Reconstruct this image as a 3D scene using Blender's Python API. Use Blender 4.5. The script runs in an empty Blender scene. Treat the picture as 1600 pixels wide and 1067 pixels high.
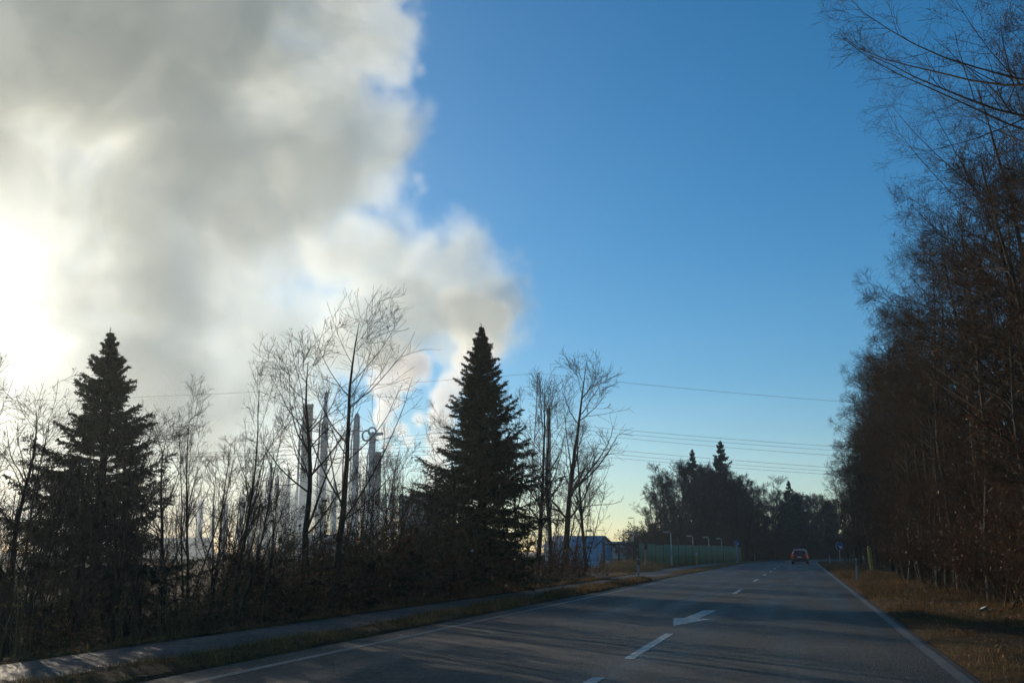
import bpy, bmesh, math, random
import numpy as np
from mathutils import Vector, Matrix
R = math.radians
random.seed(7)
sc = bpy.context.scene
col = sc.collection

# ---------------------------------------------------------------- camera, sky, sun, exposure
CAM_H, YAW, LENS = 1.34, R(15.9), 35.0
PITCH = R(11.92)
cam = bpy.data.objects.new('camera', bpy.data.cameras.new('camera')); col.objects.link(cam)
cam.location = (0, 0, CAM_H)
cam.rotation_euler = (R(90) + PITCH, 0, YAW)
cam.data.lens = LENS; cam.data.sensor_width = 36.0
cam.data.clip_start = 0.1; cam.data.clip_end = 9000
sc.camera = cam

SUN_AZ = R(48.2)          # degrees left of the road's direction (+Y)
SUN_EL = R(12.5)
SUN_DIR = Vector((-math.sin(SUN_AZ)*math.cos(SUN_EL), math.cos(SUN_AZ)*math.cos(SUN_EL), math.sin(SUN_EL)))
w = bpy.data.worlds.new("World"); sc.world = w; w.use_nodes = True
wn = w.node_tree
bg = wn.nodes['Background']
sky = wn.nodes.new('ShaderNodeTexSky'); sky.sky_type = 'NISHITA'; sky.sun_disc = False
sky.sun_elevation = SUN_EL; sky.sun_rotation = -SUN_AZ
sky.altitude = 400; sky.air_density = 1.0; sky.dust_density = 0.25; sky.ozone_density = 3.0
hs = wn.nodes.new('ShaderNodeHueSaturation'); hs.inputs['Saturation'].default_value = 1.30; hs.inputs['Hue'].default_value = 0.496
wn.links.new(sky.outputs[0], hs.inputs['Color']); wn.links.new(hs.outputs[0], bg.inputs[0]); bg.inputs[1].default_value = 0.12
sun = bpy.data.objects.new('sun', bpy.data.lights.new('sun', 'SUN')); col.objects.link(sun)
sun.rotation_euler = SUN_DIR.to_track_quat('Z', 'Y').to_euler()
sun.data.energy = 5.0; sun.data.angle = R(0.6); sun.data.color = (1.0, 0.84, 0.64)
vs = sc.view_settings
sc.display_settings.display_device = 'sRGB'
vs.view_transform = 'Standard'; vs.look = 'None'; vs.gamma = 1; vs.use_curve_mapping = False
vs.exposure = 0.08
cy = sc.cycles
cy.use_denoising = True; cy.denoiser = 'OPENIMAGEDENOISE'
cy.max_bounces = 8; cy.diffuse_bounces = 1; cy.glossy_bounces = 1; cy.transmission_bounces = 4
cy.volume_bounces = 3; cy.transparent_max_bounces = 8
cy.volume_step_rate = 2.0; cy.volume_max_steps = 256
cy.caustics_reflective = False; cy.caustics_refractive = False
cy.use_adaptive_sampling = True; cy.adaptive_threshold = 0.035

# ---------------------------------------------------------------- helpers
FPX = 1555.6
def ray(px, py):
    x = (px-800)/FPX; y = (533.5-py)/FPX
    fw = math.cos(PITCH)-y*math.sin(PITCH); up = math.sin(PITCH)+y*math.cos(PITCH)
    return Vector((x*math.cos(YAW)-fw*math.sin(YAW), fw*math.cos(YAW)+x*math.sin(YAW), up))
def ground(px, py, z=0.0):
    """Point of the level ground seen at a photo pixel."""
    r = ray(px, py); t = (z-CAM_H)/r.z
    return Vector((r.x*t, r.y*t, z))
def at(px, py, d):
    """Point seen at a photo pixel, d metres away measured horizontally."""
    r = ray(px, py); t = d/math.hypot(r.x, r.y)
    return Vector((r.x*t, r.y*t, CAM_H+r.z*t))
def tag(o, label=None, cat=None, group=None, kind=None):
    if label: o['label'] = label
    if cat: o['category'] = cat
    if group: o['group'] = group
    if kind: o['kind'] = kind
    return o
def empty(name, loc=(0, 0, 0), rz=0.0):
    o = bpy.data.objects.new(name, None); col.objects.link(o)
    o.location = loc; o.rotation_euler = (0, 0, rz); o.empty_display_size = 0.3
    return o
def link_mesh(name, me, mat=None, parent=None):
    if mat is not None: me.materials.append(mat)
    o = bpy.data.objects.new(name, me); col.objects.link(o)
    if parent is not None: o.parent = parent
    return o
def copy_tree(o, parent=None):
    c = o.copy(); col.objects.link(c); c.parent = parent
    for ch in list(o.children): copy_tree(ch, c)
    return c

# ---------------------------------------------------------------- materials
def new_mat(name):
    m = bpy.data.materials.new(name); m.use_nodes = True
    return m, m.node_tree.nodes, m.node_tree.links
def simple(name, c, rough=0.6, metal=0.0, var=0.0, scale=6.0, spec=0.5):
    m, n, l = new_mat(name); b = n['Principled BSDF']
    b.inputs['Roughness'].default_value = rough; b.inputs['Metallic'].default_value = metal
    b.inputs['Specular IOR Level'].default_value = spec
    if var > 0:
        tc = n.new('ShaderNodeTexCoord'); nz = n.new('ShaderNodeTexNoise'); nz.inputs['Scale'].default_value = scale
        nz.inputs['Detail'].default_value = 4
        mx = n.new('ShaderNodeMix'); mx.data_type = 'RGBA'
        mx.inputs[6].default_value = (*[v*(1-var) for v in c], 1); mx.inputs[7].default_value = (*[min(1, v*(1+var)) for v in c], 1)
        l.new(tc.outputs['Object'], nz.inputs['Vector']); l.new(nz.outputs[0], mx.inputs[0]); l.new(mx.outputs[2], b.inputs['Base Color'])
    else:
        b.inputs['Base Color'].default_value = (*c, 1)
    return m

# ---------------------------------------------------------------- steam: density grids filled from puffs
def steam(name, puffs, voxel, noise_scale, amp, gain, dens, label, g=0.42, col_=(0.80, 0.86, 0.865), seed=0.0, soft=0.0):
    """A cloud of steam. puffs = (centre, radius); the density field is their union broken up by fractal noise."""
    P = np.array([c[:] for c, r in puffs]); Rr = np.array([r for c, r in puffs])
    lo = (P-Rr[:, None]*1.25).min(0); hi = (P+Rr[:, None]*1.25).max(0)
    me = bpy.data.meshes.new(name)
    cx = (lo+hi)/2; lo -= cx; hi -= cx
    vs_ = [(x, y, z) for x in (lo[0], hi[0]) for y in (lo[1], hi[1]) for z in (lo[2], hi[2])]
    me.from_pydata(vs_, [], [(0, 1, 3, 2), (4, 6, 7, 5), (0, 4, 5, 1), (2, 3, 7, 6), (0, 2, 6, 4), (1, 5, 7, 3)])
    m, n, l = new_mat(name); n.remove(n['Principled BSDF'])
    pv = n.new('ShaderNodeVolumePrincipled')
    pv.inputs['Color'].default_value = (*col_, 1); pv.inputs['Density'].default_value = dens
    pv.inputs['Anisotropy'].default_value = g
    pv.inputs['Density Attribute'].default_value = 'density'
    l.new(pv.outputs[0], n['Material Output'].inputs['Volume'])
    o = link_mesh(name, me, m); o.location = cx
    ng = bpy.data.node_groups.new(name, 'GeometryNodeTree')
    ng.interface.new_socket('Geometry', in_out='OUTPUT', socket_type='NodeSocketGeometry')
    N, L = ng.nodes, ng.links
    out = N.new('NodeGroupOutput'); vc = N.new('GeometryNodeVolumeCube'); sm = N.new('GeometryNodeSetMaterial')
    sm.inputs['Material'].default_value = m
    vc.inputs['Min'].default_value = lo; vc.inputs['Max'].default_value = hi
    for ax, k in zip('XYZ', range(3)):
        vc.inputs['Resolution '+ax].default_value = max(8, int((hi[k]-lo[k])/voxel))
    pos = N.new('GeometryNodeInputPosition')
    def M(op, a, b=None, c=None):
        q = N.new('ShaderNodeMath'); q.operation = op
        for i, v in enumerate((a, b, c)):
            if v is None: continue
            if isinstance(v, (int, float)): q.inputs[i].default_value = v
            else: L.new(v, q.inputs[i])
        return q.outputs[0]
    acc = None
    for c, r in puffs:
        d = N.new('ShaderNodeVectorMath'); d.operation = 'DISTANCE'
        L.new(pos.outputs[0], d.inputs[0]); d.inputs[1].default_value = [c[k]-cx[k] for k in range(3)]
        v = M('MULTIPLY_ADD', d.outputs['Value'], -1.0/r, 1.0)          # 1 in the middle, 0 at the radius
        v = M('MULTIPLY', v, min(1.0, 1.0))
        acc = v if acc is None else M('SMOOTH_MAX', acc, v, 0.25)
    nz = N.new('ShaderNodeTexNoise'); nz.noise_dimensions = '3D'; nz.inputs['Scale'].default_value = noise_scale
    nz.inputs['Detail'].default_value = 8; nz.inputs['Roughness'].default_value = 0.64; nz.inputs['Distortion'].default_value = 0.5
    off = N.new('ShaderNodeVectorMath'); off.operation = 'ADD'; off.inputs[1].default_value = (seed, seed*1.7, -seed)
    L.new(pos.outputs[0], off.inputs[0]); L.new(off.outputs[0], nz.inputs['Vector'])
    f = M('MULTIPLY_ADD', M('SUBTRACT', nz.outputs[0], 0.5), amp, acc)
    n2 = N.new('ShaderNodeTexNoise'); n2.inputs['Scale'].default_value = noise_scale*5.0; n2.inputs['Detail'].default_value = 5; n2.inputs['Roughness'].default_value = 0.7
    L.new(off.outputs[0], n2.inputs['Vector'])
    f = M('MULTIPLY_ADD', M('SUBTRACT', n2.outputs[0], 0.5), amp*0.36, f)
    f = M('MULTIPLY', f, gain)
    cl = N.new('ShaderNodeClamp'); L.new(f, cl.inputs[0])
    f = M('POWER', cl.outputs[0], 1.4)
    L.new(f, vc.inputs['Density'])
    L.new(vc.outputs[0], sm.inputs['Geometry']); L.new(sm.outputs[0], out.inputs[0])
    md = o.modifiers.new('steam', 'NODES'); md.node_group = ng
    return tag(o, label, 'mist' if 'mist' in name else 'steam', None, 'stuff')

def puffs_px(lst, d0, pxm):
    """(px, py, radius in px, depth offset in m) -> real centres and radii about d0 metres away."""
    res = []
    for px, py, rp, dd in lst:
        d = d0+dd; res.append((at(px, py, d), rp/FPX*d*pxm))
    return res
BIG = [(-160, -120, 240, 0), (80, -40, 240, 20), (300, -40, 230, 0), (470, -30, 190, -20), (-230, 20, 200, 20), (30, 110, 190, 60),
       (200, 130, 200, 0), (390, 140, 190, -20), (500, 230, 150, -40), (300, 290, 180, -40), (165, 320, 140, 20), (420, 360, 160, -60),
       (330, 450, 150, -40), (260, 560, 150, -20), (390, 560, 140, -20), (180, 450, 120, 50), (170, 570, 110, 40), (180, 660, 130, 0),
       (330, 660, 120, 0), (90, 700, 90, 40), (520, 380, 100, -30), (600, 400, 110, 0), (690, 440, 110, 20), (740, 490, 90, 0),
       (620, 490, 110, 0), (540, 520, 70, 30), (700, 540, 60, 0), (600, 300, 50, -20), (640, 92, 24, 0), (622, 112, 30, 0), (655, 108, 16, 0), (600, 105, 40, 0), (655, 280, 13, 0), (661, 294, 10, 0), (650, 304, 9, 0), (560, 60, 110, 0), (20, 290, 100, 30), (85, 470, 80, 20), (40, 650, 100, 30), (-60, 700, 110, 20)]
steam('steam_cloud', puffs_px(BIG, 600, 1.0), 3.0, 0.0125, 2.9, 3.4, 0.025, 'huge grey and white steam cloud filling the upper left sky', seed=31.0)
VEIL = [(-330, 300, 170, 0), (-320, 520, 190, 20), (-120, 420, 150, 40), (-110, 600, 170, 0), (20, 330, 110, 10), (30, 480, 110, 30), (60, 620, 110, 0), (-60, 720, 130, 0), (-260, 720, 150, 0)]
steam('steam_veil', puffs_px(VEIL, 640, 1.0), 6.0, 0.010, 1.6, 2.2, 0.0022, 'thin bright veil of steam glowing round the hidden sun at the left edge', g=0.62, seed=51.0)

# ---------------------------------------------------------------- mesh building with numpy
def unit(v): return v/np.maximum(np.linalg.norm(v, axis=-1, keepdims=True), 1e-9)
def tubes(P, Rad, k):
    """Tapered tubes along many polylines: P (n, m, 3), Rad (n, m), k sides."""
    n, m, _ = P.shape
    T = np.empty_like(P); T[:, 1:-1] = P[:, 2:]-P[:, :-2]; T[:, 0] = P[:, 1]-P[:, 0]; T[:, -1] = P[:, -1]-P[:, -2]
    T = unit(T)
    ref = np.where(np.abs(T[..., 2:3]) > 0.9, np.array([1., 0, 0]), np.array([0, 0, 1.]))
    ref = ref[:, :1] if m else ref
    A = unit(np.cross(T, np.broadcast_to(ref, T.shape))); B = np.cross(T, A)
    a = np.arange(k)*2*np.pi/k
    V = P[:, :, None]+Rad[:, :, None, None]*(np.cos(a)[None, None, :, None]*A[:, :, None]+np.sin(a)[None, None, :, None]*B[:, :, None])
    idx = np.arange(n*m*k).reshape(n, m, k)
    q = np.stack([idx[:, :-1], np.roll(idx, -1, 2)[:, :-1], np.roll(idx, -1, 2)[:, 1:], idx[:, 1:]], -1).reshape(-1, 4)
    return V.reshape(-1, 3), q
def quads_mesh(name, chunks, smooth=False):
    """One mesh from chunks of (verts, quads)."""
    V = np.concatenate([c[0] for c in chunks]); off = 0; F = []
    for v, q in chunks: F.append(q+off); off += len(v)
    F = np.concatenate(F).astype(np.int32)
    me = bpy.data.meshes.new(name)
    me.vertices.add(len(V)); me.vertices.foreach_set('co', V.astype(np.float32).ravel())
    me.loops.add(F.size); me.loops.foreach_set('vertex_index', F.ravel())
    me.polygons.add(len(F)); me.polygons.foreach_set('loop_start', np.arange(0, F.size, 4, dtype=np.int32))
    me.update(calc_edges=True)
    if smooth: me.polygons.foreach_set('use_smooth', np.ones(len(F), bool))
    return me
def leaves_chunk(rng, C, size, flat=0.0):
    """Small leaf quads, a slight fold in each, about the centres C."""
    n = len(C); a = unit(rng.normal(size=(n, 3))); b = unit(np.cross(a, rng.normal(size=(n, 3))))
    if flat: a[:, 2] *= (1-flat); b[:, 2] *= (1-flat); a = unit(a); b = unit(b)
    s = size*rng.uniform(0.6, 1.25, (n, 1))
    V = np.stack([C-a*s, C+b*s*0.55, C+a*s, C-b*s*0.55], 1)
    return V.reshape(-1, 3), np.arange(4*n).reshape(n, 4)

def branch_level(rng, P, Rad, count, t0, t1, length, ang, npts, wob, up, rr=0.55, tip=0.25, lfun=None, plane=0.0):
    """Grow `count` branches from every polyline of P."""
    n, m, _ = P.shape
    t = rng.uniform(t0, t1, (n, count)) if count > 1 else rng.uniform(t0, t1, (n, 1))
    t = np.sort(t, 1); c = t.shape[1]
    f = t*(m-1); i = np.minimum(f.astype(int), m-2); fr = (f-i)[..., None]
    ar = np.arange(n)[:, None]
    base = P[ar, i]*(1-fr)+P[ar, i+1]*fr
    rad = Rad[ar, i]*(1-fr[..., 0])+Rad[ar, i+1]*fr[..., 0]
    d = unit(P[ar, i+1]-P[ar, i])
    side = unit(np.cross(d, rng.normal(size=d.shape)))
    if plane: side[..., 2] *= (1-plane); side = unit(side)
    an = np.radians(rng.uniform(ang[0], ang[1], t.shape))[..., None]
    d0 = unit(d*np.cos(an)+side*np.sin(an))
    plen = np.linalg.norm(P[:, 1:]-P[:, :-1], axis=-1).sum(1)[:, None]
    L = (length if lfun is None else lfun(t)*length)*rng.uniform(0.65, 1.2, t.shape)
    L = L*np.ones_like(t)
    r0 = np.minimum(rad*rr*rng.uniform(0.8, 1.1, t.shape), rad*0.85)
    base = base.reshape(-1, 3); d0 = d0.reshape(-1, 3); L = L.ravel(); r0 = r0.ravel()
    N = len(base); out = np.empty((N, npts, 3)); out[:, 0] = base; cur = d0; st = (L/(npts-1))[:, None]
    for k in range(1, npts):
        out[:, k] = out[:, k-1]+cur*st
        cur = unit(cur+rng.normal(size=(N, 3))*wob+np.array([0, 0, up]))
    s = np.linspace(0, 1, npts)[None]
    Rr = np.maximum(r0[:, None]*(1-s*(1-tip)), 0.0022)
    return out, Rr

def trunk_line(rng, h, r, npts, lean, wob):
    P = np.zeros((1, npts, 3)); d = unit(np.array([lean[0], lean[1], 1.0])); p = np.array([0, 0, -0.35])
    st = (h+0.35)/(npts-1)
    for k in range(npts):
        P[0, k] = p; p = p+d*st; d = unit(d+rng.normal(size=3)*wob*np.array([1, 1, 0.3])+np.array([0, 0, 0.05]))
    s = np.linspace(0, 1, npts)
    Rd = (r*(1-s)**0.85+0.006)[None]; Rd[0, 0] *= 1.35
    return P, Rd

def bare_tree(seed, h, r, lean=(0, 0), t0=0.25, limbs=16, limb_len=0.42, ang=(30, 60), sub=8, twig=7, fine=0, up=0.10, wob=0.11,
              leaves=0, leaf_size=0.03, leaf_low=1.0, stems=1, shape='vase', side=None, twig_k=1.0, rmin=0.003, lrr=0.5):
    """Meshes (trunk, crown, leaves) of one leafless tree."""
    rng = np.random.default_rng(seed)
    tr, cr, ends = [], [], []
    for s in range(stems):
        ln = lean if s == 0 else (lean[0]+rng.normal()*0.22, lean[1]+rng.normal()*0.22)
        hh = h if s == 0 else h*rng.uniform(0.6, 0.95)
        P0, R0 = trunk_line(rng, hh, r if s == 0 else r*0.75, 14, ln, 0.045)
        if s: P0[..., :2] += rng.normal(size=2)*r*1.6
        tr.append(tubes(P0, R0, 9))
        if shape == 'vase': lf = lambda t: 0.45+0.75*np.sin(np.pi*np.clip((t-t0)/(1.02-t0), 0, 1)**0.8)
        elif shape == 'upswept': lf = lambda t: 0.28+0.80*np.clip((1-t)/(1-t0), 0, 1)
        elif shape == 'cone': lf = lambda t: np.clip(1.25*(1-t)+0.18, 0, 1)
        else: lf = lambda t: np.ones_like(t)
        P1, R1 = branch_level(rng, P0, R0, limbs, t0, 0.97, hh*limb_len, ang, 9, wob, up, lrr, 0.2, lf)
        if side is not None:                                     # the side towards the light carries the long limbs
            sd = np.array([side[0], side[1], 0.0]); v = P1-P1[:, :1]; k = (unit(v[:, -1])@sd)
            P1 = P1[:, :1]+v*(1+0.35*k)[:, None, None]
        tr.append(tubes(P1, np.maximum(R1, rmin), 6))
        P2, R2 = branch_level(rng, P1, R1, sub, 0.15, 1.0, hh*limb_len*0.42*twig_k, (25, 60), 6, 0.13, up*0.8, 0.6, 0.3, lambda t: 1.15-0.75*t)
        cr.append(tubes(P2, np.maximum(R2, rmin*0.9), 4))
        P3, R3 = branch_level(rng, P2, R2, twig, 0.12, 1.0, hh*limb_len*0.17*twig_k, (25, 65), 4, 0.14, up*0.7, 0.7, 0.4, lambda t: 1.1-0.6*t)
        cr.append(tubes(P3, np.maximum(R3, rmin*0.8), 3)); last = P3
        if fine:
            P4, R4 = branch_level(rng, P3, R3, fine, 0.15, 1.0, hh*limb_len*0.08*twig_k, (25, 70), 3, 0.15, up*0.5, 0.8, 0.5)
            cr.append(tubes(P4, np.maximum(R4, rmin*0.7), 3)); last = P4
        ends.append(last.reshape(-1, 3)); ends.append(P3.reshape(-1, 3))
    me = [quads_mesh('trunk', tr, True), quads_mesh('crown', cr)]
    if leaves:
        E = np.concatenate(ends); z = E[:, 2]/h
        wgt = np.clip(leaf_low-z, 0.02, 1)**1.5*np.clip(0.4+np.sin(E[:, 0]*2.1)*np.cos(E[:, 1]*2.3+E[:, 2]*1.7), 0.05, 1)
        C = E[rng.choice(len(E), leaves, p=wgt/wgt.sum())]+rng.normal(size=(leaves, 3))*leaf_size*1.2
        me.append(quads_mesh('leaves', [leaves_chunk(rng, C, leaf_size)]))
    else: me.append(None)
    return me

def spruce(seed, h, r, width, t_low=0.12, dense=1.0, needle=0.055, droop=0.25, ragged=0.3):
    rng = np.random.default_rng(seed)
    P0, R0 = trunk_line(rng, h, r, 16, (0, 0), 0.010)
    nb = int(h/0.27*dense)
    t = t_low+(0.985-t_low)*np.linspace(0, 1, nb)**0.92; tr = [tubes(P0, R0, 9)]; fo = []
    Ps = []
    for ti in t:
        k = rng.integers(4, 7); f = ti*15; i = min(int(f), 14)
        c = P0[0, i]*(1-(f-i))+P0[0, i+1]*(f-i); a0 = rng.uniform(0, 6.28)
        prof = width*(1-ti)**0.98+0.015
        if ti < 0.3: prof *= 0.72+0.28*(ti-t_low)/max(0.3-t_low, 0.01)
        for j in range(k):
            if rng.random() < 0.07 and ti < 0.9: continue
            a = a0+j*2*math.pi/k+rng.normal()*0.25; dv = rng.uniform(0.5, 1.7); L = prof*rng.uniform(1-ragged*1.3, 1+ragged*0.45)*(1+0.42*math.sin(a*2+ti*9+seed)*math.sin(ti*17+a+seed)*(1-ti))
            el = 0.85*ti-0.10+rng.normal()*0.15; d = np.array([math.cos(a)*math.cos(el), math.sin(a)*math.cos(el), math.sin(el)])
            pl = [c]; n = 8
            for q in range(1, n):
                pl.append(pl[-1]+d*L/(n-1)); d = unit(d+np.array([0, 0, -droop*0.5*dv if q < n*0.5 else droop*0.75])*(1-ti*0.7)+rng.normal(size=3)*0.05)
            Ps.append(pl)
    P1 = np.array(Ps); L1 = np.linalg.norm(P1[:, -1]-P1[:, 0], axis=1)
    R1 = np.linspace(1, 0.25, 8)[None]*np.maximum(0.012*L1[:, None]+0.004, 0.006)
    tr.append(tubes(P1, R1, 5))
    n, m, _ = P1.shape; tw_s, tw_e = [], []
    for s in range(16):                                            # side twigs, both sides, hanging a little
        f = np.linspace(0.16, 1.0, 16)[s]; fi = f*(m-1); i = min(int(fi), m-2)
        b = P1[:, i]*(1-(fi-i))+P1[:, i+1]*(fi-i); d = unit(P1[:, i+1]-P1[:, i])
        sd = unit(np.cross(d, np.array([0, 0, 1.0])))
        for sg in (-1, 1):
            l = (L1*0.40*(1.08-f)+np.minimum(0.07, L1*0.16))*rng.uniform(0.6, 1.25, n)
            e = b+(d*0.62+sd*sg*0.75+np.array([0, 0, -0.28])+rng.normal(size=(n, 3))*0.16)*l[:, None]
            tw_s.append(b); tw_e.append(e)
    tw_s.append(P1[:, 4]); tw_e.append(P1[:, 7]); tw_s.append(P0[:, 13]); tw_e.append(P0[:, 15]+np.array([0, 0, .04*h/8]))
    S = np.concatenate(tw_s); E = np.concatenate(tw_e); ln = np.linalg.norm(E-S, axis=1)
    cr = [tubes(np.stack([S, (S+E)/2-np.array([0, 0, 0.01]), E], 1), np.full((len(S), 3), 0.004), 3)]
    cnt = np.maximum(3, (ln/0.027*dense).astype(int)); idx = np.repeat(np.arange(len(S)), cnt)
    u = rng.uniform(0.05, 1.05, len(idx))[:, None]
    C = S[idx]*(1-u)+E[idx]*u; td = unit(E-S)[idx]
    nd = unit(td*0.75+rng.normal(size=C.shape)*0.62); s2 = unit(np.cross(nd, rng.normal(size=C.shape)))
    ll = needle*rng.uniform(0.7, 1.3, (len(C), 1)); ww = ll*0.27
    V = np.stack([C-s2*ww, C+s2*ww, C+nd*ll+s2*ww*0.4, C+nd*ll-s2*ww*0.4], 1).reshape(-1, 3)
    fo = [(V, np.arange(len(V)).reshape(-1, 4))]
    return quads_mesh('trunk', tr, True), quads_mesh('crown', cr+fo)

def bush(seed, h, w_, stems=26, twig=7, leaves=900, leaf_size=0.035, wob=0.14, rmin=0.003):
    """A many-stemmed shrub that keeps part of its leaves."""
    rng = np.random.default_rng(seed)
    base = np.zeros((stems, 3)); base[:, :2] = rng.normal(size=(stems, 2))*w_*0.16; base[:, 2] = -0.1
    d = rng.normal(size=(stems, 3))*np.array([0.42, 0.42, 0.05])*(w_/h)+np.array([0, 0, 1.0]); d = unit(d)
    L = h*rng.uniform(0.55, 1.1, stems); n = 8; P = np.empty((stems, n, 3)); P[:, 0] = base; cur = d
    for k in range(1, n):
        P[:, k] = P[:, k-1]+cur*(L/(n-1))[:, None]; cur = unit(cur+rng.normal(size=(stems, 3))*wob)
    R0 = np.linspace(1, 0.25, n)[None]*rng.uniform(0.007, 0.016, (stems, 1))*(h/2)
    P2, R2 = branch_level(rng, P, R0, twig, 0.2, 1.0, h*0.33, (25, 65), 5, 0.16, 0.06, 0.6, 0.35, lambda t: 1.1-0.6*t)
    P3, R3 = branch_level(rng, P2, R2, 5, 0.15, 1.0, h*0.14, (25, 65), 3, 0.16, 0.03, 0.7, 0.5)
    st = quads_mesh('stems', [tubes(P, np.maximum(R0, rmin), 5), tubes(P2, np.maximum(R2, rmin*.9), 3), tubes(P3, np.maximum(R3, rmin*.8), 3)])
    lv = None
    if leaves:
        E = np.concatenate([P3.reshape(-1, 3), P2.reshape(-1, 3)])
        C = E[rng.integers(0, len(E), leaves)]+rng.normal(size=(leaves, 3))*leaf_size
        C = C[C[:, 2] > 0.03]
        lv = quads_mesh('leaves', [leaves_chunk(rng, C, leaf_size)])
    return st, lv
def weeds(seed, n, h, spread, lean=0.25, w_=0.006, heads=True):
    """A tuft of dry stalks with frayed heads."""
    rng = np.random.default_rng(seed)
    b = np.zeros((n, 3)); b[:, :2] = rng.normal(size=(n, 2))*spread
    d = unit(rng.normal(size=(n, 3))*np.array([lean, lean, 0])+np.array([0, 0, 1.0])); L = h*rng.uniform(0.4, 1.1, n)
    P = np.empty((n, 5, 3)); P[:, 0] = b; cur = d
    for k in range(1, 5):
        P[:, k] = P[:, k-1]+cur*(L/4)[:, None]; cur = unit(cur+rng.normal(size=(n, 3))*0.10+np.array([0, 0, -0.05*k])*rng.uniform(0, 2, (n, 1)))
    ch = [tubes(P, np.linspace(1, .35, 5)[None]*np.full((n, 1), w_), 3)]
    if heads:
        C = np.repeat(P[:, -1], 6, 0)+rng.normal(size=(6*n, 3))*0.03; ch.append(leaves_chunk(rng, C, 0.02))
    return quads_mesh('weeds', ch)

# ---------------------------------------------------------------- terrain, road, path
def bend(y):
    """Sideways shift of the road's line: straight, then curving off to the right."""
    y = np.asarray(y, float)
    return np.where(y < 125, 0.0, np.where(y < 330, (y-125)**2/480.0, 205**2/480.0+(y-330)*0.85))
def bump(x, y): return 0.03*np.sin(x*1.9+y*0.7)+0.025*np.sin(x*0.8-y*1.3+1)+0.02*np.sin(x*3.3+y*2.1)
def gz_u(u, y):
    u = np.asarray(u, float); y = np.asarray(y, float)
    xs = [-60, -20, -14, -11.2, -9.75, -9.5, -9.4, -7.85, -7.75, -7.3, -6.85, -6.75, 1.72, 1.85, 2.3, 3.2, 4.2, 7, 20, 60]
    far = np.clip((y-52)/14, 0, 1)
    near = np.interp(u, xs, [-1.3, -1.3, -1.2, -.55, 0.0, 0.03, -.012, -.012, 0.03, .06, .03, -.03, -.03, .035, .06, -.05, .03, .20, .35, .5])
    fz = np.interp(u, xs, [-.2, -.05, -.05, 0, .0, .0, -.012, -.012, 0.03, .05, .03, -.03, -.03, .035, .06, -.02, .02, .10, .2, .4])
    z = near*(1-far)+fz*far
    soft = np.where((u < -9.8) | (u > 1.9), 1.0, 0.0)*np.clip(np.minimum(np.abs(u+9.6), np.abs(u-1.8))/1.5, 0, 1)
    return z+soft*bump(u, y)*np.clip(1.5-np.abs(u)/60, 0, 1)
def gz(x, y): return float(gz_u(x-float(bend(y)), y))
us = np.array(sorted(set([-3000, -1500, -700, -350, -200, -120, -80, -50, -35, -26, 18, 22, 28, 36, 50, 80, 130, 220, 400, 800, 1600, 3000] +
     list(np.arange(-20, -9.8, 0.8)) + [-9.75, -9.5, -9.4, -7.85, -7.75, -7.3, -6.85, -6.75, 1.72, 1.85, 2.3] + list(np.arange(2.7, 15, 0.8)))))
ys = np.array(sorted(set([-400, -150, -60, -30, -15] + list(np.arange(-8, 60, 1.0)) + list(np.arange(60, 130, 2.0)) + list(np.arange(130, 330, 6.0)) + [350, 400, 500, 700, 1000, 1600, 2600, 4000])))
def sheet(name, us, ys, zf, mat, kind='structure', parent=None):
    U, Y = np.meshgrid(us, ys); X = U+bend(Y)
    V = np.stack([X, Y, zf(U, Y)], -1).reshape(-1, 3)
    n, m = len(ys), len(us); i = np.arange(n*m).reshape(n, m)
    q = np.stack([i[:-1, :-1], i[:-1, 1:], i[1:, 1:], i[1:, :-1]], -1).reshape(-1, 4)
    o = link_mesh(name, quads_mesh(name, [(V, q)], True), mat, parent)
    if parent is None: o['kind'] = kind
    return o

def ground_mat():
    m, n, l = new_mat('ground'); b = n['Principled BSDF']; b.inputs['Roughness'].default_value = 0.95; b.inputs['Specular IOR Level'].default_value = 0.1
    tc = n.new('ShaderNodeTexCoord')
    a = n.new('ShaderNodeTexNoise'); a.inputs['Scale'].default_value = 0.55; a.inputs['Detail'].default_value = 6
    c = n.new('ShaderNodeTexNoise'); c.inputs['Scale'].default_value = 9; c.inputs['Detail'].default_value = 8; c.inputs['Roughness'].default_value = 0.7
    l.new(tc.outputs['Object'], a.inputs['Vector']); l.new(tc.outputs['Object'], c.inputs['Vector'])
    r1 = n.new('ShaderNodeValToRGB'); e = r1.color_ramp.elements
    e[0].position = 0.35; e[0].color = (0.038, 0.022, 0.010, 1); e[1].position = 0.70; e[1].color = (0.050, 0.050, 0.014, 1)
    q = r1.color_ramp.elements.new(0.52); q.color = (0.085, 0.050, 0.018, 1)
    r2 = n.new('ShaderNodeValToRGB'); e = r2.color_ramp.elements
    e[0].position = 0.3; e[0].color = (0.35, 0.35, 0.35, 1); e[1].position = 0.7; e[1].color = (1.3, 1.2, 1.0, 1)
    mx = n.new('ShaderNodeMix'); mx.data_type = 'RGBA'; mx.blend_type = 'MULTIPLY'; mx.inputs[0].default_value = 1
    l.new(a.outputs[0], r1.inputs[0]); l.new(c.outputs[0], r2.inputs[0])
    l.new(r1.outputs[0], mx.inputs[6]); l.new(r2.outputs[0], mx.inputs[7]); l.new(mx.outputs[2], b.inputs['Base Color'])
    bp = n.new('ShaderNodeBump'); bp.inputs['Strength'].default_value = 0.9; bp.inputs['Distance'].default_value = 0.06
    l.new(c.outputs[0], bp.inputs['Height']); l.new(bp.outputs[0], b.inputs['Normal'])
    return m
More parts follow.
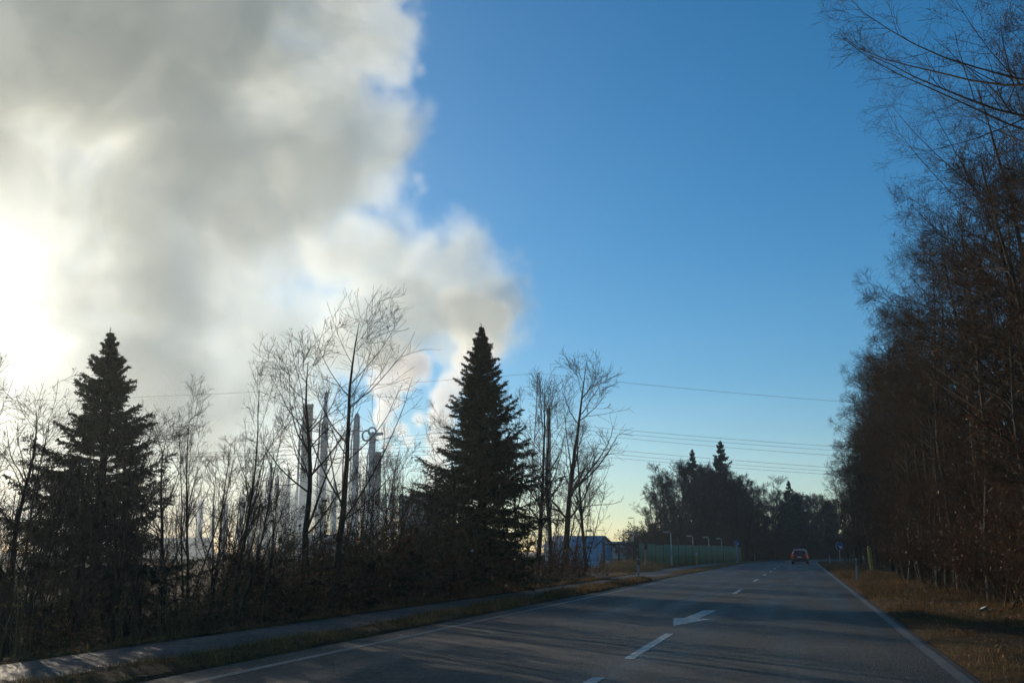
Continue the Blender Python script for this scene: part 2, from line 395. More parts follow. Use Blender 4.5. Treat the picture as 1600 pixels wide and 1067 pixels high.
def asphalt_mat(name, base, rough, streak=0.35, grain=0.5):
    m, n, l = new_mat(name); b = n['Principled BSDF']; b.inputs['Specular IOR Level'].default_value = 0.2
    tc = n.new('ShaderNodeTexCoord'); mp = n.new('ShaderNodeMapping'); mp.inputs['Scale'].default_value = (1.3, 0.05, 1)
    s = n.new('ShaderNodeTexNoise'); s.inputs['Scale'].default_value = 1.0; s.inputs['Detail'].default_value = 3
    g = n.new('ShaderNodeTexNoise'); g.inputs['Scale'].default_value = 70; g.inputs['Detail'].default_value = 3; g.inputs['Roughness'].default_value = 0.8
    p = n.new('ShaderNodeTexNoise'); p.inputs['Scale'].default_value = 0.5; p.inputs['Detail'].default_value = 6; p.inputs['Roughness'].default_value = 0.65
    v = n.new('ShaderNodeTexVoronoi'); v.inputs['Scale'].default_value = 60
    h2 = n.new('ShaderNodeTexNoise'); h2.inputs['Scale'].default_value = 16; h2.inputs['Detail'].default_value = 5; h2.inputs['Roughness'].default_value = 0.9
    hm = n.new('ShaderNodeMapping'); hm.inputs['Scale'].default_value = (1.0, 0.3, 1); l.new(tc.outputs['Object'], hm.inputs['Vector']); l.new(hm.outputs[0], h2.inputs['Vector'])
    ck = n.new('ShaderNodeTexVoronoi'); ck.feature = 'DISTANCE_TO_EDGE'; ck.inputs['Scale'].default_value = 0.22; ck.inputs['Randomness'].default_value = 1.0
    wq = n.new('ShaderNodeVectorMath'); wq.operation = 'ADD'; l.new(tc.outputs['Object'], wq.inputs[0])
    wz = n.new('ShaderNodeTexNoise'); wz.inputs['Scale'].default_value = 1.2; wz.inputs['Detail'].default_value = 6; l.new(tc.outputs['Object'], wz.inputs['Vector']); l.new(wz.outputs[1], wq.inputs[1]); l.new(wq.outputs[0], ck.inputs['Vector'])
    l.new(tc.outputs['Object'], mp.inputs['Vector']); l.new(mp.outputs[0], s.inputs['Vector'])
    for q in (g, p, v): l.new(tc.outputs['Object'], q.inputs['Vector'])
    def mr(o, lo, hi):
        k = n.new('ShaderNodeMapRange'); k.inputs['From Min'].default_value = 0.3; k.inputs['From Max'].default_value = 0.7
        k.inputs['To Min'].default_value = lo; k.inputs['To Max'].default_value = hi; l.new(o, k.inputs[0]); return k.outputs[0]
    def mul(a, c):
        k = n.new('ShaderNodeMath'); k.operation = 'MULTIPLY'; l.new(a, k.inputs[0]); l.new(c, k.inputs[1]); return k.outputs[0]
    f = mul(mul(mr(s.outputs[0], 1-streak, 1+streak), mr(g.outputs[0], 1-grain, 1+grain)), mr(p.outputs[0], 0.72, 1.28))
    k2 = mr(h2.outputs[0], 0.35, 1.65); k2.node.inputs['From Min'].default_value = 0.40; k2.node.inputs['From Max'].default_value = 0.60; f = mul(f, k2)
    cr = n.new('ShaderNodeMapRange'); cr.inputs['From Min'].default_value = 0.0; cr.inputs['From Max'].default_value = 0.006; cr.inputs['To Min'].default_value = 0.45; cr.inputs['To Max'].default_value = 1.0; l.new(ck.outputs['Distance'], cr.inputs[0]); f = mul(f, cr.outputs[0])
    mx = n.new('ShaderNodeVectorMath'); mx.operation = 'SCALE'; mx.inputs[0].default_value = base; l.new(f, mx.inputs['Scale'])
    l.new(mx.outputs[0], b.inputs['Base Color'])
    l.new(mr(s.outputs[0], rough-0.12, rough+0.12), b.inputs['Roughness'])
    bp = n.new('ShaderNodeBump'); bp.inputs['Strength'].default_value = 1.0; bp.inputs['Distance'].default_value = 0.014
    ah = n.new('ShaderNodeMath'); ah.operation = 'MULTIPLY_ADD'; ah.inputs[1].default_value = 2.0; l.new(h2.outputs[0], ah.inputs[0]); l.new(v.outputs[0], ah.inputs[2]); l.new(ah.outputs[0], bp.inputs['Height']); l.new(bp.outputs[0], b.inputs['Normal'])
    return m
def paint_mat(name, c, hide):
    """Road paint worn through to the asphalt in flecks."""
    m, n, l = new_mat(name); b = n['Principled BSDF']; b.inputs['Roughness'].default_value = 0.55
    tc = n.new('ShaderNodeTexCoord'); g = n.new('ShaderNodeTexNoise'); g.inputs['Scale'].default_value = 9; g.inputs['Detail'].default_value = 8; g.inputs['Roughness'].default_value = 0.75
    l.new(tc.outputs['Object'], g.inputs['Vector'])
    r = n.new('ShaderNodeValToRGB'); e = r.color_ramp.elements
    e[0].position = hide-0.06; e[0].color = (0.06, 0.06, 0.058, 1); e[1].position = hide+0.06; e[1].color = (*c, 1)
    l.new(g.outputs[0], r.inputs[0]); l.new(r.outputs[0], b.inputs['Base Color'])
    return m
M_ground = ground_mat()
M_road = asphalt_mat('road_asphalt', (0.040, 0.039, 0.030), 0.58)
M_path = asphalt_mat('path_asphalt', (0.085, 0.082, 0.077), 0.66, 0.12, 0.3)
M_paint = paint_mat('white_road_paint', (0.44, 0.42, 0.36), 0.47)
M_worn = paint_mat('worn_edge_paint', (0.15, 0.135, 0.10), 0.52)
ground_o = sheet('ground', us, ys, gz_u, M_ground)
ry = np.concatenate([np.arange(-30, 130, 2.0), np.arange(130, 330, 4.0), [345, 360, 400]])
road = sheet('road', np.array([-6.78, -6.2, -2.3, 1.45, 1.745]), ry, lambda u, y: 0.0*u, M_road)
path = sheet('path', np.array([-9.38, -8.6, -7.87]), np.concatenate([np.arange(-30, 62, 2.0)]), lambda u, y: 0.004+0.0*u, M_path)
path2 = sheet('path', np.array([-10.3, -9.4, -8.5]), np.arange(62, 150, 2.0), lambda u, y: 0.046+0.0*u, M_path)
drive = sheet('driveway', np.array([-13.6, -9.4, -7.2, -6.75]), np.arange(49.5, 66.1, 1.5), lambda u, y: 0.052+(-0.054)*np.clip((u+9)/2.2, 0, 1), M_path)
def mark(name, u0, u1, y0, y1, mat, z=0.004):
    return sheet(name, np.array([u0, u1]), np.linspace(y0, y1, max(2, int((y1-y0)/3)+1)), lambda u, y: z+0.0*u, mat, parent=road)
mark('edge_line', 1.52, 1.66, -20, 330, M_worn); mark('edge_line', -6.30, -6.16, -20, 49, M_worn); mark('edge_line', -6.50, -6.36, 66, 330, M_worn)
for y0, y1 in ((7.2, 11.2), (13.2, 17.4), (34.3, 38.5), (48.4, 52.9), (60.5, 64.5), (72.5, 76.5), (84.5, 88.5), (96.5, 100.5), (108.5, 112.5), (120.5, 124.5), (132, 136), (144, 148), (156, 160)):
    mark('centre_dash', -2.28, -2.14, y0, y1, M_paint)
# the arrow that warns of the end of the overtaking stretch: shaft, then a head set aslant
def poly(name, pts, mat, parent, z):
    me = bpy.data.meshes.new(name); me.from_pydata([(x, y, z) for x, y in pts], [], [list(range(len(pts)))]); return link_mesh(name, me, mat, parent)
P = [ground(*q) for q in ((1052, 977), (1090, 966.5), (1102, 963.5), (1117, 953.5), (1103, 953), (1084, 962.5), (1072, 964.5))]
arrow_pts = [(ground(1052, 977.5).x, ground(1052, 977.5).y)]
a0 = ground(1052, 977.5); a1 = ground(1110, 953.2)
ax = (a1-a0).normalized(); sd = Vector((ax.y, -ax.x, 0)); Lh = (a1-a0).length
pp = [a0, a0+ax*Lh*0.42+sd*0.42, a0+ax*Lh*0.42+sd*0.15, a1+sd*0.15, a1-sd*0.15, a0+ax*Lh*0.42-sd*0.15, a0+ax*Lh*0.42-sd*0.36]
poly('lane_arrow', [(p.x, p.y) for p in pp], M_paint, road, 0.004)

# ---------------------------------------------------------------- materials of plants and built things
def bark_mat(name, c, moss=0.0):
    m, n, l = new_mat(name); b = n['Principled BSDF']; b.inputs['Roughness'].default_value = 0.9; b.inputs['Specular IOR Level'].default_value = 0.2
    tc = n.new('ShaderNodeTexCoord'); mp = n.new('ShaderNodeMapping'); mp.inputs['Scale'].default_value = (14, 14, 2.5)
    g = n.new('ShaderNodeTexNoise'); g.inputs['Scale'].default_value = 1.6; g.inputs['Detail'].default_value = 5
    l.new(tc.outputs['Object'], mp.inputs['Vector']); l.new(mp.outputs[0], g.inputs['Vector'])
    r = n.new('ShaderNodeValToRGB'); e = r.color_ramp.elements
    e[0].position = 0.34; e[0].color = (*[v*0.5 for v in c], 1); e[1].position = 0.68; e[1].color = (*[v*1.5 for v in c], 1)
    l.new(g.outputs[0], r.inputs[0]); l.new(r.outputs[0], b.inputs['Base Color']); return m
def leaf_mat(name, c1, c2, scale=1.3, trans=0.25):
    m, n, l = new_mat(name); b = n['Principled BSDF']; b.inputs['Roughness'].default_value = 0.65; b.inputs['Specular IOR Level'].default_value = 0.25
    gm = n.new('ShaderNodeNewGeometry'); tc = n.new('ShaderNodeTexCoord')
    g = n.new('ShaderNodeTexNoise'); g.inputs['Scale'].default_value = scale; g.inputs['Detail'].default_value = 3
    l.new(tc.outputs['Object'], g.inputs['Vector'])
    ad = n.new('ShaderNodeMath'); ad.operation = 'MULTIPLY_ADD'; ad.inputs[1].default_value = 0.5; l.new(gm.outputs['Random Per Island'], ad.inputs[0])
    sb = n.new('ShaderNodeMath'); sb.operation = 'SUBTRACT'; sb.inputs[1].default_value = 0.25; l.new(g.outputs[0], sb.inputs[0]); l.new(sb.outputs[0], ad.inputs[2])
    r = n.new('ShaderNodeValToRGB'); e = r.color_ramp.elements
    e[0].position = 0.25; e[0].color = (*c1, 1); e[1].position = 0.75; e[1].color = (*c2, 1)
    l.new(ad.outputs[0], r.inputs[0]); l.new(r.outputs[0], b.inputs['Base Color'])
    if trans:
        tl = n.new('ShaderNodeBsdfTranslucent'); l.new(r.outputs[0], tl.inputs[0]); mxs = n.new('ShaderNodeMixShader'); mxs.inputs[0].default_value = trans
        l.new(b.outputs[0], mxs.inputs[1]); l.new(tl.outputs[0], mxs.inputs[2]); l.new(mxs.outputs[0], n['Material Output'].inputs['Surface'])
    return m
M_bark = bark_mat('dark_bark', (0.030, 0.026, 0.021)); M_bark_pale = bark_mat('pale_bark', (0.085, 0.066, 0.046)); M_twig = bark_mat('twig_bark', (0.034, 0.026, 0.020))
M_twig_r = bark_mat('warm_twig_bark', (0.075, 0.046, 0.026))
M_russet = leaf_mat('russet_leaves', (0.065, 0.022, 0.009), (0.125, 0.055, 0.019))
M_dkleaf = leaf_mat('dark_green_leaves', (0.018, 0.030, 0.014), (0.045, 0.060, 0.022))
M_needle = leaf_mat('spruce_needles', (0.016, 0.034, 0.016), (0.040, 0.066, 0.026), 1.0, 0.12)
M_grass = leaf_mat('dry_grass', (0.055, 0.060, 0.014), (0.30, 0.165, 0.050), 1.1, 0.3)
for nd in M_grass.node_tree.nodes:
    if nd.type == 'VALTORGB': q = nd.color_ramp.elements.new(0.48); q.color = (0.125, 0.058, 0.018, 1)
M_straw = leaf_mat('straw', (0.15, 0.095, 0.035), (0.28, 0.19, 0.08), 0.7, 0.3)
M_litter = leaf_mat('fallen_leaves', (0.10, 0.045, 0.018), (0.21, 0.11, 0.045), 1.0, 0.1)

def make_tree(name, meshes, mats, parts=('trunk', 'crown', 'leaves')):
    t = empty(name)
    for me, m, p in zip(meshes, mats, parts):
        if me is not None: link_mesh(p, me, m, t)
    return t
_first = {}
def plant(proto, x, y, h_scale=1.0, rz=0.0, label=None, cat='tree', group=None, wide=1.0, tilt=(0, 0), dz=0.0):
    """Set a plant down: the prototype itself the first time, then copies of it and its parts."""
    t = proto if proto.name not in _first else copy_tree(proto)
    _first[proto.name] = 1
    t.location = (x, y, gz(x, y)+dz); t.rotation_euler = (tilt[0], tilt[1], rz); t.scale = (h_scale*wide, h_scale*wide, h_scale)
    return tag(t, label, cat, group)
def on_ray(px, u):
    """Ground position on the sight line through photo column px where the lateral position is u (straight stretch)."""
    r = ray(px, 862); t = u/r.x
    return (r.x*t, r.y*t)
def top_h(px, py, x, y): return at(px, py, math.hypot(x, y)).z-gz(x, y)

# ---------------------------------------------------------------- spruces
m = spruce(11, 7.2, 0.16, 3.3, 0.05, 1.75, ragged=0.34)
x, y = on_ray(150, -17.5); h = top_h(158, 515, x, y)
sp = make_tree('spruce_tree', m, (M_bark, M_needle)); plant(sp, x, y, h/7.2, 0.4, 'tall dark spruce behind bare saplings at the left side', 'spruce', 'spruces in the roadside row')
m = spruce(5, 9.0, 0.19, 3.7, 0.13, 2.0, ragged=0.36)
x, y = on_ray(752, -10.6); h = top_h(757, 510, x, y)
sp2 = make_tree('spruce_tree', m, (M_bark, M_needle)); plant(sp2, x, y, h/9.0, 1.4, 'tall pointed dark green spruce standing in front of the white steam column', 'spruce', 'spruces in the roadside row', wide=0.98)

# ---------------------------------------------------------------- bare trees of the left row
rowg = 'leafless trees in the roadside row'
A = make_tree('bare_tree', bare_tree(21, 7.5, 0.095, (0.02, 0.0), 0.34, 20, 0.46, (30, 52), 6, 4, 0, 0.13, 0.05, shape='upswept', twig_k=0.85, rmin=0.0045, lrr=0.38), (M_bark, M_twig))
x, y = on_ray(522, -10.6); plant(A, x, y, top_h(545, 470, x, y)/7.9, 0.6, 'tall bare tree with wide upswept limbs in front of the factory columns', 'tree', rowg, 1.05)
B = make_tree('bare_tree', bare_tree(22, 7.0, 0.085, (0.02, 0), 0.2, 20, 0.30, (30, 60), 6, 6, 0, 0.10, 0.09, leaves=260, leaf_size=0.03, leaf_low=0.7, rmin=0.0045), (M_bark, M_twig, M_dkleaf))
C = make_tree('bare_tree', bare_tree(23, 8.0, 0.07, (0.05, 0), 0.30, 16, 0.28, (18, 42), 7, 6, 0, 0.12, 0.06, stems=2, rmin=0.0045), (M_bark, M_twig))
D = make_tree('bare_tree', bare_tree(24, 10.0, 0.13, (0.03, 0.02), 0.25, 17, 0.36, (26, 58), 7, 5, 0, 0.11, 0.08, shape='upswept', rmin=0.007), (M_bark, M_twig))
E_ = make_tree('bare_sapling', bare_tree(25, 4.6, 0.022, (0.10, 0), 0.12, 14, 0.30, (20, 50), 5, 5, 0, 0.08, 0.10, stems=3, rmin=0.004), (M_bark, M_twig))
F_ = make_tree('bare_sapling', bare_tree(26, 5.2, 0.030, (0.22, 0.0), 0.25, 12, 0.26, (20, 50), 5, 5, 0, 0.10, 0.07, stems=2, rmin=0.004), (M_bark, M_twig))
def row(proto, h0, px, py, u, rz, label, wide=1.0, tilt=(0, 0), cat='tree'):
    x, y = on_ray(px, u); return plant(proto, x, y, top_h(px, py, x, y)/h0, rz, label, cat, rowg, wide, tilt)
row(B, 7.0, 482, 560, -11.0, 0.3, 'slim bare tree just left of the tallest upswept tree', 1.25)
row(C, 8.0, 365, 604, -10.9, 0.0, 'bare tree with two straight slim stems left of the factory columns', 0.9, (0, 0.06))
row(C, 8.0, 300, 632, -11.6, 2.2, 'thin twin stemmed bare tree right of the left spruce', 0.85, (0, 0.05))
row(B, 7.0, 262, 680, -11.9, 1.9, 'short bushy bare tree beside the left spruce', 1.1)
row(B, 7.0, 14, 640, -11.8, 4.0, 'bare tree with forked twigs at the left edge of the photo', 1.3)
row(C, 8.0, -60, 600, -12.0, 4.6, 'leafless tree reaching in from outside the left edge', 1.2)
row(B, 7.0, 692, 668, -11.6, 5.1, 'low bare tree leaning against the left flank of the middle spruce', 1.15)
row(C, 8.0, 604, 690, -12.2, 1.0, 'sparse twin stemmed tree below the steam plume', 0.8)
row(D, 10.0, 838, 592, -12.0, 0.2, 'tall narrow bare tree right beside the middle spruce in front of the pylon', 0.85)
row(D, 10.0, 884, 563, -12.2, 1.3, 'tallest bare tree at the right end of the left row', 1.15)
row(B, 7.0, 858, 640, -12.6, 2.7, 'dense mid height bare tree between the two tall ones by the pylon', 1.1)
row(D, 10.0, 916, 660, -14.5, 3.3, 'short bare tree over the blue shed roof', 1.0)
row(C, 8.0, 808, 640, -13.0, 3.5, 'bare tree behind the right flank of the middle spruce', 0.9)
rng = np.random.default_rng(3)
sl = 'thin leafless sapling in the thicket between road path and factory'
for i in range(54):
    px = rng.uniform(-40, 905); u = -rng.uniform(10.5, 14.5) if px > 300 else -rng.uniform(10.4, 16)
    top = rng.uniform(690, 800) if px > 200 else rng.uniform(640, 800)
    x, y = on_ray(px, u)
    if y < 5: continue
    k = (E_, 4.6) if rng.random() < 0.55 else (F_, 5.2)
    plant(k[0], x, y, max(0.45, top_h(px, top, x, y)/k[1]), rng.uniform(-0.9, 0.9), sl, 'sapling', 'saplings in the left thicket', rng.uniform(0.8, 1.3), (rng.normal()*0.05, rng.normal()*0.08))

# ---------------------------------------------------------------- shrubs of the left row
S1 = make_tree('beech_shrub', bush(31, 2.0, 1.9, 22, 6, 1300, 0.036), (M_twig, M_russet), ('stems', 'leaves'))
S2 = make_tree('dark_shrub', bush(32, 2.2, 1.8, 24, 7, 1200, 0.036), (M_twig, M_dkleaf), ('stems', 'leaves'))
S3 = make_tree('bramble_shrub', bush(33, 1.2, 2.2, 40, 6, 700, 0.03, 0.2), (M_twig_r, M_russet), ('stems', 'leaves'))
sg = 'shrubs along the left path'
for px, py, u, k, lab in ((455, 812, -10.9, 1, None), (520, 800, -11.4, 1, None), (560, 818, -11.2, 1, None), (400, 845, -11.6, 1, None), (600, 812, -11.5, 1, None), (640, 790, -11.4, 1, None), (690, 770, -12.4, 1, None),
        (628, 800, -10.9, 0, None), (662, 830, -11.2, 0, None), (715, 852, -10.7, 0, None), (790, 860, -10.9, 0, None), (860, 846, -11.0, 0, None), (893, 842, -11.4, 0, None), (905, 862, -11.2, 0, None), (830, 862, -10.8, 0, None), (430, 850, -10.8, 0, None), (545, 860, -10.7, 0, None),
        (10, 850, -12.2, 1, None), (190, 885, -12.8, 0, None), (330, 890, -12.2, 0, None), (340, 900, -10.9, 2, None), (480, 900, -10.6, 2, None), (580, 890, -10.6, 2, None), (680, 890, -10.6, 2, None), (755, 888, -10.6, 2, None), (250, 930, -11.2, 2, None), (130, 950, -11, 2, None), (20, 940, -11, 2, None)):
    x, y = on_ray(px, u); pr, h0 = ((S1, 2.0), (S2, 2.2), (S3, 1.2))[k]
    s = max(0.5, top_h(px, py, x, y)/h0)
    plant(pr, x, y, s, px*0.37, ('copper leaved beech shrub at the foot of the left row', 'dark leafy shrub in the left thicket', 'low tangled bramble beside the path')[k], 'shrub', sg, min(1.3, max(0.8, 1.9/s)))

# ---------------------------------------------------------------- right-hand wood
rg = 'beeches of the roadside wood on the right'
wood = []
for s, (hh, lv) in enumerate(((15.5, 1800), (14.0, 2600), (13.0, 2200))):
    wood.append((make_tree('beech_tree', bare_tree(41+s, hh, 0.13, (-0.03, 0), 0.13, 46, 0.20, (42, 80), 11, 8, 3, 0.04, 0.085, lv, 0.035, 0.75, side=(-1, -0.15), rmin=0.0035, shape='vase', lrr=0.38), (M_bark_pale, M_twig_r, M_russet)), hh))
back = []
for s, (hh, lv) in enumerate(((15.0, 1600), (13.0, 2200))):
    back.append((make_tree('forest_tree', bare_tree(51+s, hh, 0.13, (0, 0), 0.08, 34, 0.22, (35, 75), 9, 8, 0, 0.05, 0.09, lv, 0.05, 0.8, rmin=0.008), (M_bark, M_twig_r, M_russet)), hh))
rng = np.random.default_rng(9)
fl = 'bare beech with long limbs over the verge at the front of the right wood'
yy = 17.0; i = 0
while yy < 128:
    k, hh = wood[i % 3]
    x = float(np.interp(yy, [50, 74, 128], [4.8, 6.3, 7.2]))+rng.uniform(-0.2, 0.8); hgt = np.interp(yy, [17, 24, 40, 70, 128], [11.2, 11.2, 11.3, 12.2, 12.0])*rng.uniform(0.9, 1.06)
    plant(k, x, yy, hgt/hh, rng.uniform(-0.5, 0.5), fl, 'tree', rg, rng.uniform(0.85, 1.05))
    yy += rng.uniform(2.0, 3.2)*(1+yy/140); i += 1
W4 = make_tree('beech_tree', bare_tree(47, 17, 0.16, (-0.02, 0), 0.24, 30, 0.25, (50, 76), 13, 6, 2, 0.06, 0.06, 300, 0.035, 0.75, side=(-1, -0.1), rmin=0.0035, shape='vase', lrr=0.36), (M_bark_pale, M_twig_r, M_russet))
for x, y, h, rz in ((6.3, 18.2, 15.5, 0.1), (7.2, 22.0, 15.0, 0.9), (6.9, 26.5, 13.8, -0.5)): plant(W4, x, y, h/17, rz, 'tall beech whose long bare limbs reach out against the blue sky at the top right', 'tree', rg)
bl = 'leafless tree deep in the right wood behind the front beeches'
for rowx in (6.3, 8.5, 11.5, 15.5, 21, 28):
    yy = 17+rowx*0.9
    while yy < 150:
        k, hh = back[int(rng.integers(2))]
        plant(k, rowx+rng.uniform(-0.9, 0.9), yy, (rng.uniform(10.5, 12.5) if yy < 45 else rng.uniform(11.0, 13.5))/hh, rng.uniform(0, 6.28), bl, 'tree', 'trees deep in the right wood', rng.uniform(0.9, 1.15))
        yy += rng.uniform(2.6, 4.6)*(1+yy/130)
S4 = make_tree('beech_shrub', bush(34, 2.6, 2.2, 24, 7, 1300, 0.036), (M_twig_r, M_russet), ('stems', 'leaves'))
yy = 19.0
while yy < 130:
    for q in range(3):
        plant(S4, float(np.interp(yy, [50, 74, 128], [4.8, 6.8, 7.6]))+rng.uniform(0, .6)+q*1.7, yy+rng.uniform(-.8, .8), rng.uniform(0.6, 1.25), rng.uniform(0, 6.28), 'russet undergrowth shrub beneath the right hand beeches', 'shrub', 'undergrowth of the right wood', 1.1)
    yy += rng.uniform(1.8, 3.2)*(1+yy/90)

# ---------------------------------------------------------------- far wood beyond the fence and round the bend
far = []
for s, (hh, lv) in enumerate(((16.0, 700), (14.0, 1600), (15.0, 400))):
    far.append((make_tree('forest_tree', bare_tree(61+s, hh, 0.2, (0, 0), 0.14, 20, 0.27, (25, 65), 8, 7, 0, 0.08, 0.09, lv, 0.09, 0.9, rmin=0.02), (M_bark, M_twig, M_dkleaf)), hh))
fg = 'trees of the far wood'
def far_tree(px, py, d, label, k=None, wide=1.0):
    pr, hh = far[int(rng.integers(3)) if k is None else k]
    p = at(px, py, d); plant(pr, p.x, p.y, (p.z-gz(p.x, p.y))/hh, rng.uniform(0, 6.28), label, 'tree', fg, wide)
sky_px = [1000, 1016, 1030, 1060, 1090, 1130, 1165, 1185, 1215, 1250, 1285, 1320]; sky_py = [790, 764, 742, 728, 730, 728, 755, 768, 765, 770, 775, 770]
far_tree(1016, 762, 150, 'lone round crowned bare tree at the left end of the far wood', 2, 0.8)
far_tree(1206, 750, 170, 'bare tree with a stout forked crown in the far wood', 2, 1.1)
for i in range(105):
    px = rng.uniform(1008, 1330); py = np.interp(px, sky_px, sky_py)+rng.uniform(0, 34); d = rng.uniform(150, 245) if px < 1170 else rng.uniform(175, 260)
    if px > 1240: d = rng.uniform(205, 270)
    far_tree(px, py, d, 'dark leafless tree massed in the far wood', None, rng.uniform(0.8, 1.2))
m = spruce(15, 20, 0.3, 8.5, 0.25, 0.26, needle=0.30, ragged=0.6)
fs = make_tree('fir_tree', m, (M_bark, M_needle))
for px, py, d, lab in ((1126, 690, 172, 'tallest pointed fir rising above the far wood'), (1082, 703, 178, 'slim ragged fir left of the tallest one in the far wood'), (1105, 738, 185, 'low fir between the two tall ones in the far wood'), (1232, 752, 200, 'thin fir tip right of the forked tree in the far wood'), (1150, 770, 180, 'stocky fir at the right shoulder of the far wood')):
    p = at(px, py, d); plant(fs, p.x, p.y, (p.z-gz(p.x, p.y))/20, px, lab, 'fir', 'firs in the far wood', 0.9 if px != 1082 else 0.7)
for i in range(60):
    px = rng.uniform(1120, 1320); far_tree(px, rng.uniform(775, 812), rng.uniform(225, 300), 'dark leafless tree massed in the far wood', None, rng.uniform(1.0, 1.4))
S5 = make_tree('dark_shrub', bush(35, 4.0, 5.0, 40, 7, 2600, 0.11, rmin=0.015), (M_twig, M_dkleaf), ('stems', 'leaves'))
for i in range(46):
    px = 1010+i*7.2+rng.uniform(-3, 3); d = rng.uniform(148, 190) if px < 1180 else rng.uniform(178, 215) if px < 1260 else rng.uniform(210, 235)
    p = at(px, 862, d); plant(S5, p.x, p.y, rng.uniform(0.8, 1.5), rng.uniform(0, 6), 'dark undergrowth shrub along the edge of the far wood', 'shrub', 'undergrowth of the far wood', 1.1)

# ---------------------------------------------------------------- builders for made things
def box_c(cx, cy_, cz, sx, sy, sz):
    """A box chunk about a centre."""
    s = np.array([[x, y, z] for x in (-1, 1) for y in (-1, 1) for z in (-1, 1)])*0.5*np.array([sx, sy, sz])+np.array([cx, cy_, cz])
    return s, np.array([[0, 1, 3, 2], [4, 6, 7, 5], [0, 4, 5, 1], [2, 3, 7, 6], [0, 2, 6, 4], [1, 5, 7, 3]])
def bar_c(a, b, r, k=6, r2=None):
    P = np.array([[a, [(a[i]+b[i])/2 for i in range(3)], b]], float); r2 = r if r2 is None else r2
    return tubes(P, np.array([[r, (r+r2)/2, r2]]), k)
def poly_c(pts, r, k=6): return tubes(np.array([pts], float), np.full((1, len(pts)), r), k)
def disc_c(z, r, k, c=(0, 0)):
    """Flat round cap made of quads folded from the rim to the middle."""
    a = np.arange(k)*2*np.pi/k
    V = np.concatenate([np.stack([c[0]+r*np.cos(a), c[1]+r*np.sin(a), np.full(k, z)], 1), [[c[0], c[1], z]]])
    return V, np.array([[i, (i+1) % k, (i+2) % k, k] for i in range(0, k, 2)])
def lathe_c(prof, k=20):
    """(radius, height) profile spun round z, closed with a cap when it ends off the axis."""
    a = np.arange(k)*2*np.pi/k; n = len(prof)
    V = np.array([[r*math.cos(t), r*math.sin(t), z] for r, z in prof for t in a]); i = np.arange(n*k).reshape(n, k)
    q = np.stack([i[:-1], np.roll(i, -1, 1)[:-1], np.roll(i, -1, 1)[1:], i[1:]], -1).reshape(-1, 4)
    return V, q
def cap(prof, k=20):
    out = [lathe_c(prof, k)]
    if prof[-1][0] > 0.001: out.append(disc_c(prof[-1][1], prof[-1][0], k))
    return out
def part(name, chunks, mat, parent, smooth=False): return link_mesh(name, quads_mesh(name, chunks, smooth), mat, parent)
def one(name, chunks, mat, loc=(0, 0, 0), rz=0.0, smooth=False):
    o = link_mesh(name, quads_mesh(name, chunks, smooth), mat); o.location = loc; o.rotation_euler = (0, 0, rz); return o

M_steel = simple('weathered_steel', (0.36, 0.37, 0.37), 0.6, 0.2, 0.4, 0.35); M_conc = simple('pale_concrete', (0.46, 0.41, 0.33), 0.85, 0, 0.3, 0.2)
M_galv = simple('galvanised_steel', (0.42, 0.43, 0.43), 0.45, 0.6, 0.1, 8); M_dsteel = simple('dark_steel', (0.10, 0.10, 0.10), 0.6, 0.3, 0.2, 2)
M_wall = simple('light_cladding', (0.60, 0.62, 0.60), 0.6, 0, 0.06, 0.3); M_gclad = simple('grey_cladding', (0.20, 0.21, 0.23), 0.6, 0, 0.08, 0.3)
M_glass = simple('dark_glass', (0.03, 0.035, 0.04), 0.08)
M_white = simple('white_plastic', (0.30, 0.29, 0.27), 0.45, 0, 0.08, 5); M_black = simple('black_plastic', (0.015, 0.015, 0.015), 0.5)
M_refl = simple('grey_reflector', (0.45, 0.45, 0.45), 0.2, 0.3); M_blue = simple('sign_blue', (0.015, 0.06, 0.30), 0.4); M_signw = simple('sign_white', (0.8, 0.8, 0.8), 0.4)
M_yellow = simple('yellow_marker', (0.75, 0.38, 0.03), 0.5, 0, 0.15, 6); M_wood = simple('weathered_wood', (0.26, 0.17, 0.08), 0.85, 0, 0.35, 12)
M_gfence = simple('green_fence_coating', (0.010, 0.026, 0.020), 0.5, 0, 0.1, 3); M_slat = simple('green_privacy_strip', (0.09, 0.24, 0.11), 0.6, 0, 0.25, 1.2)

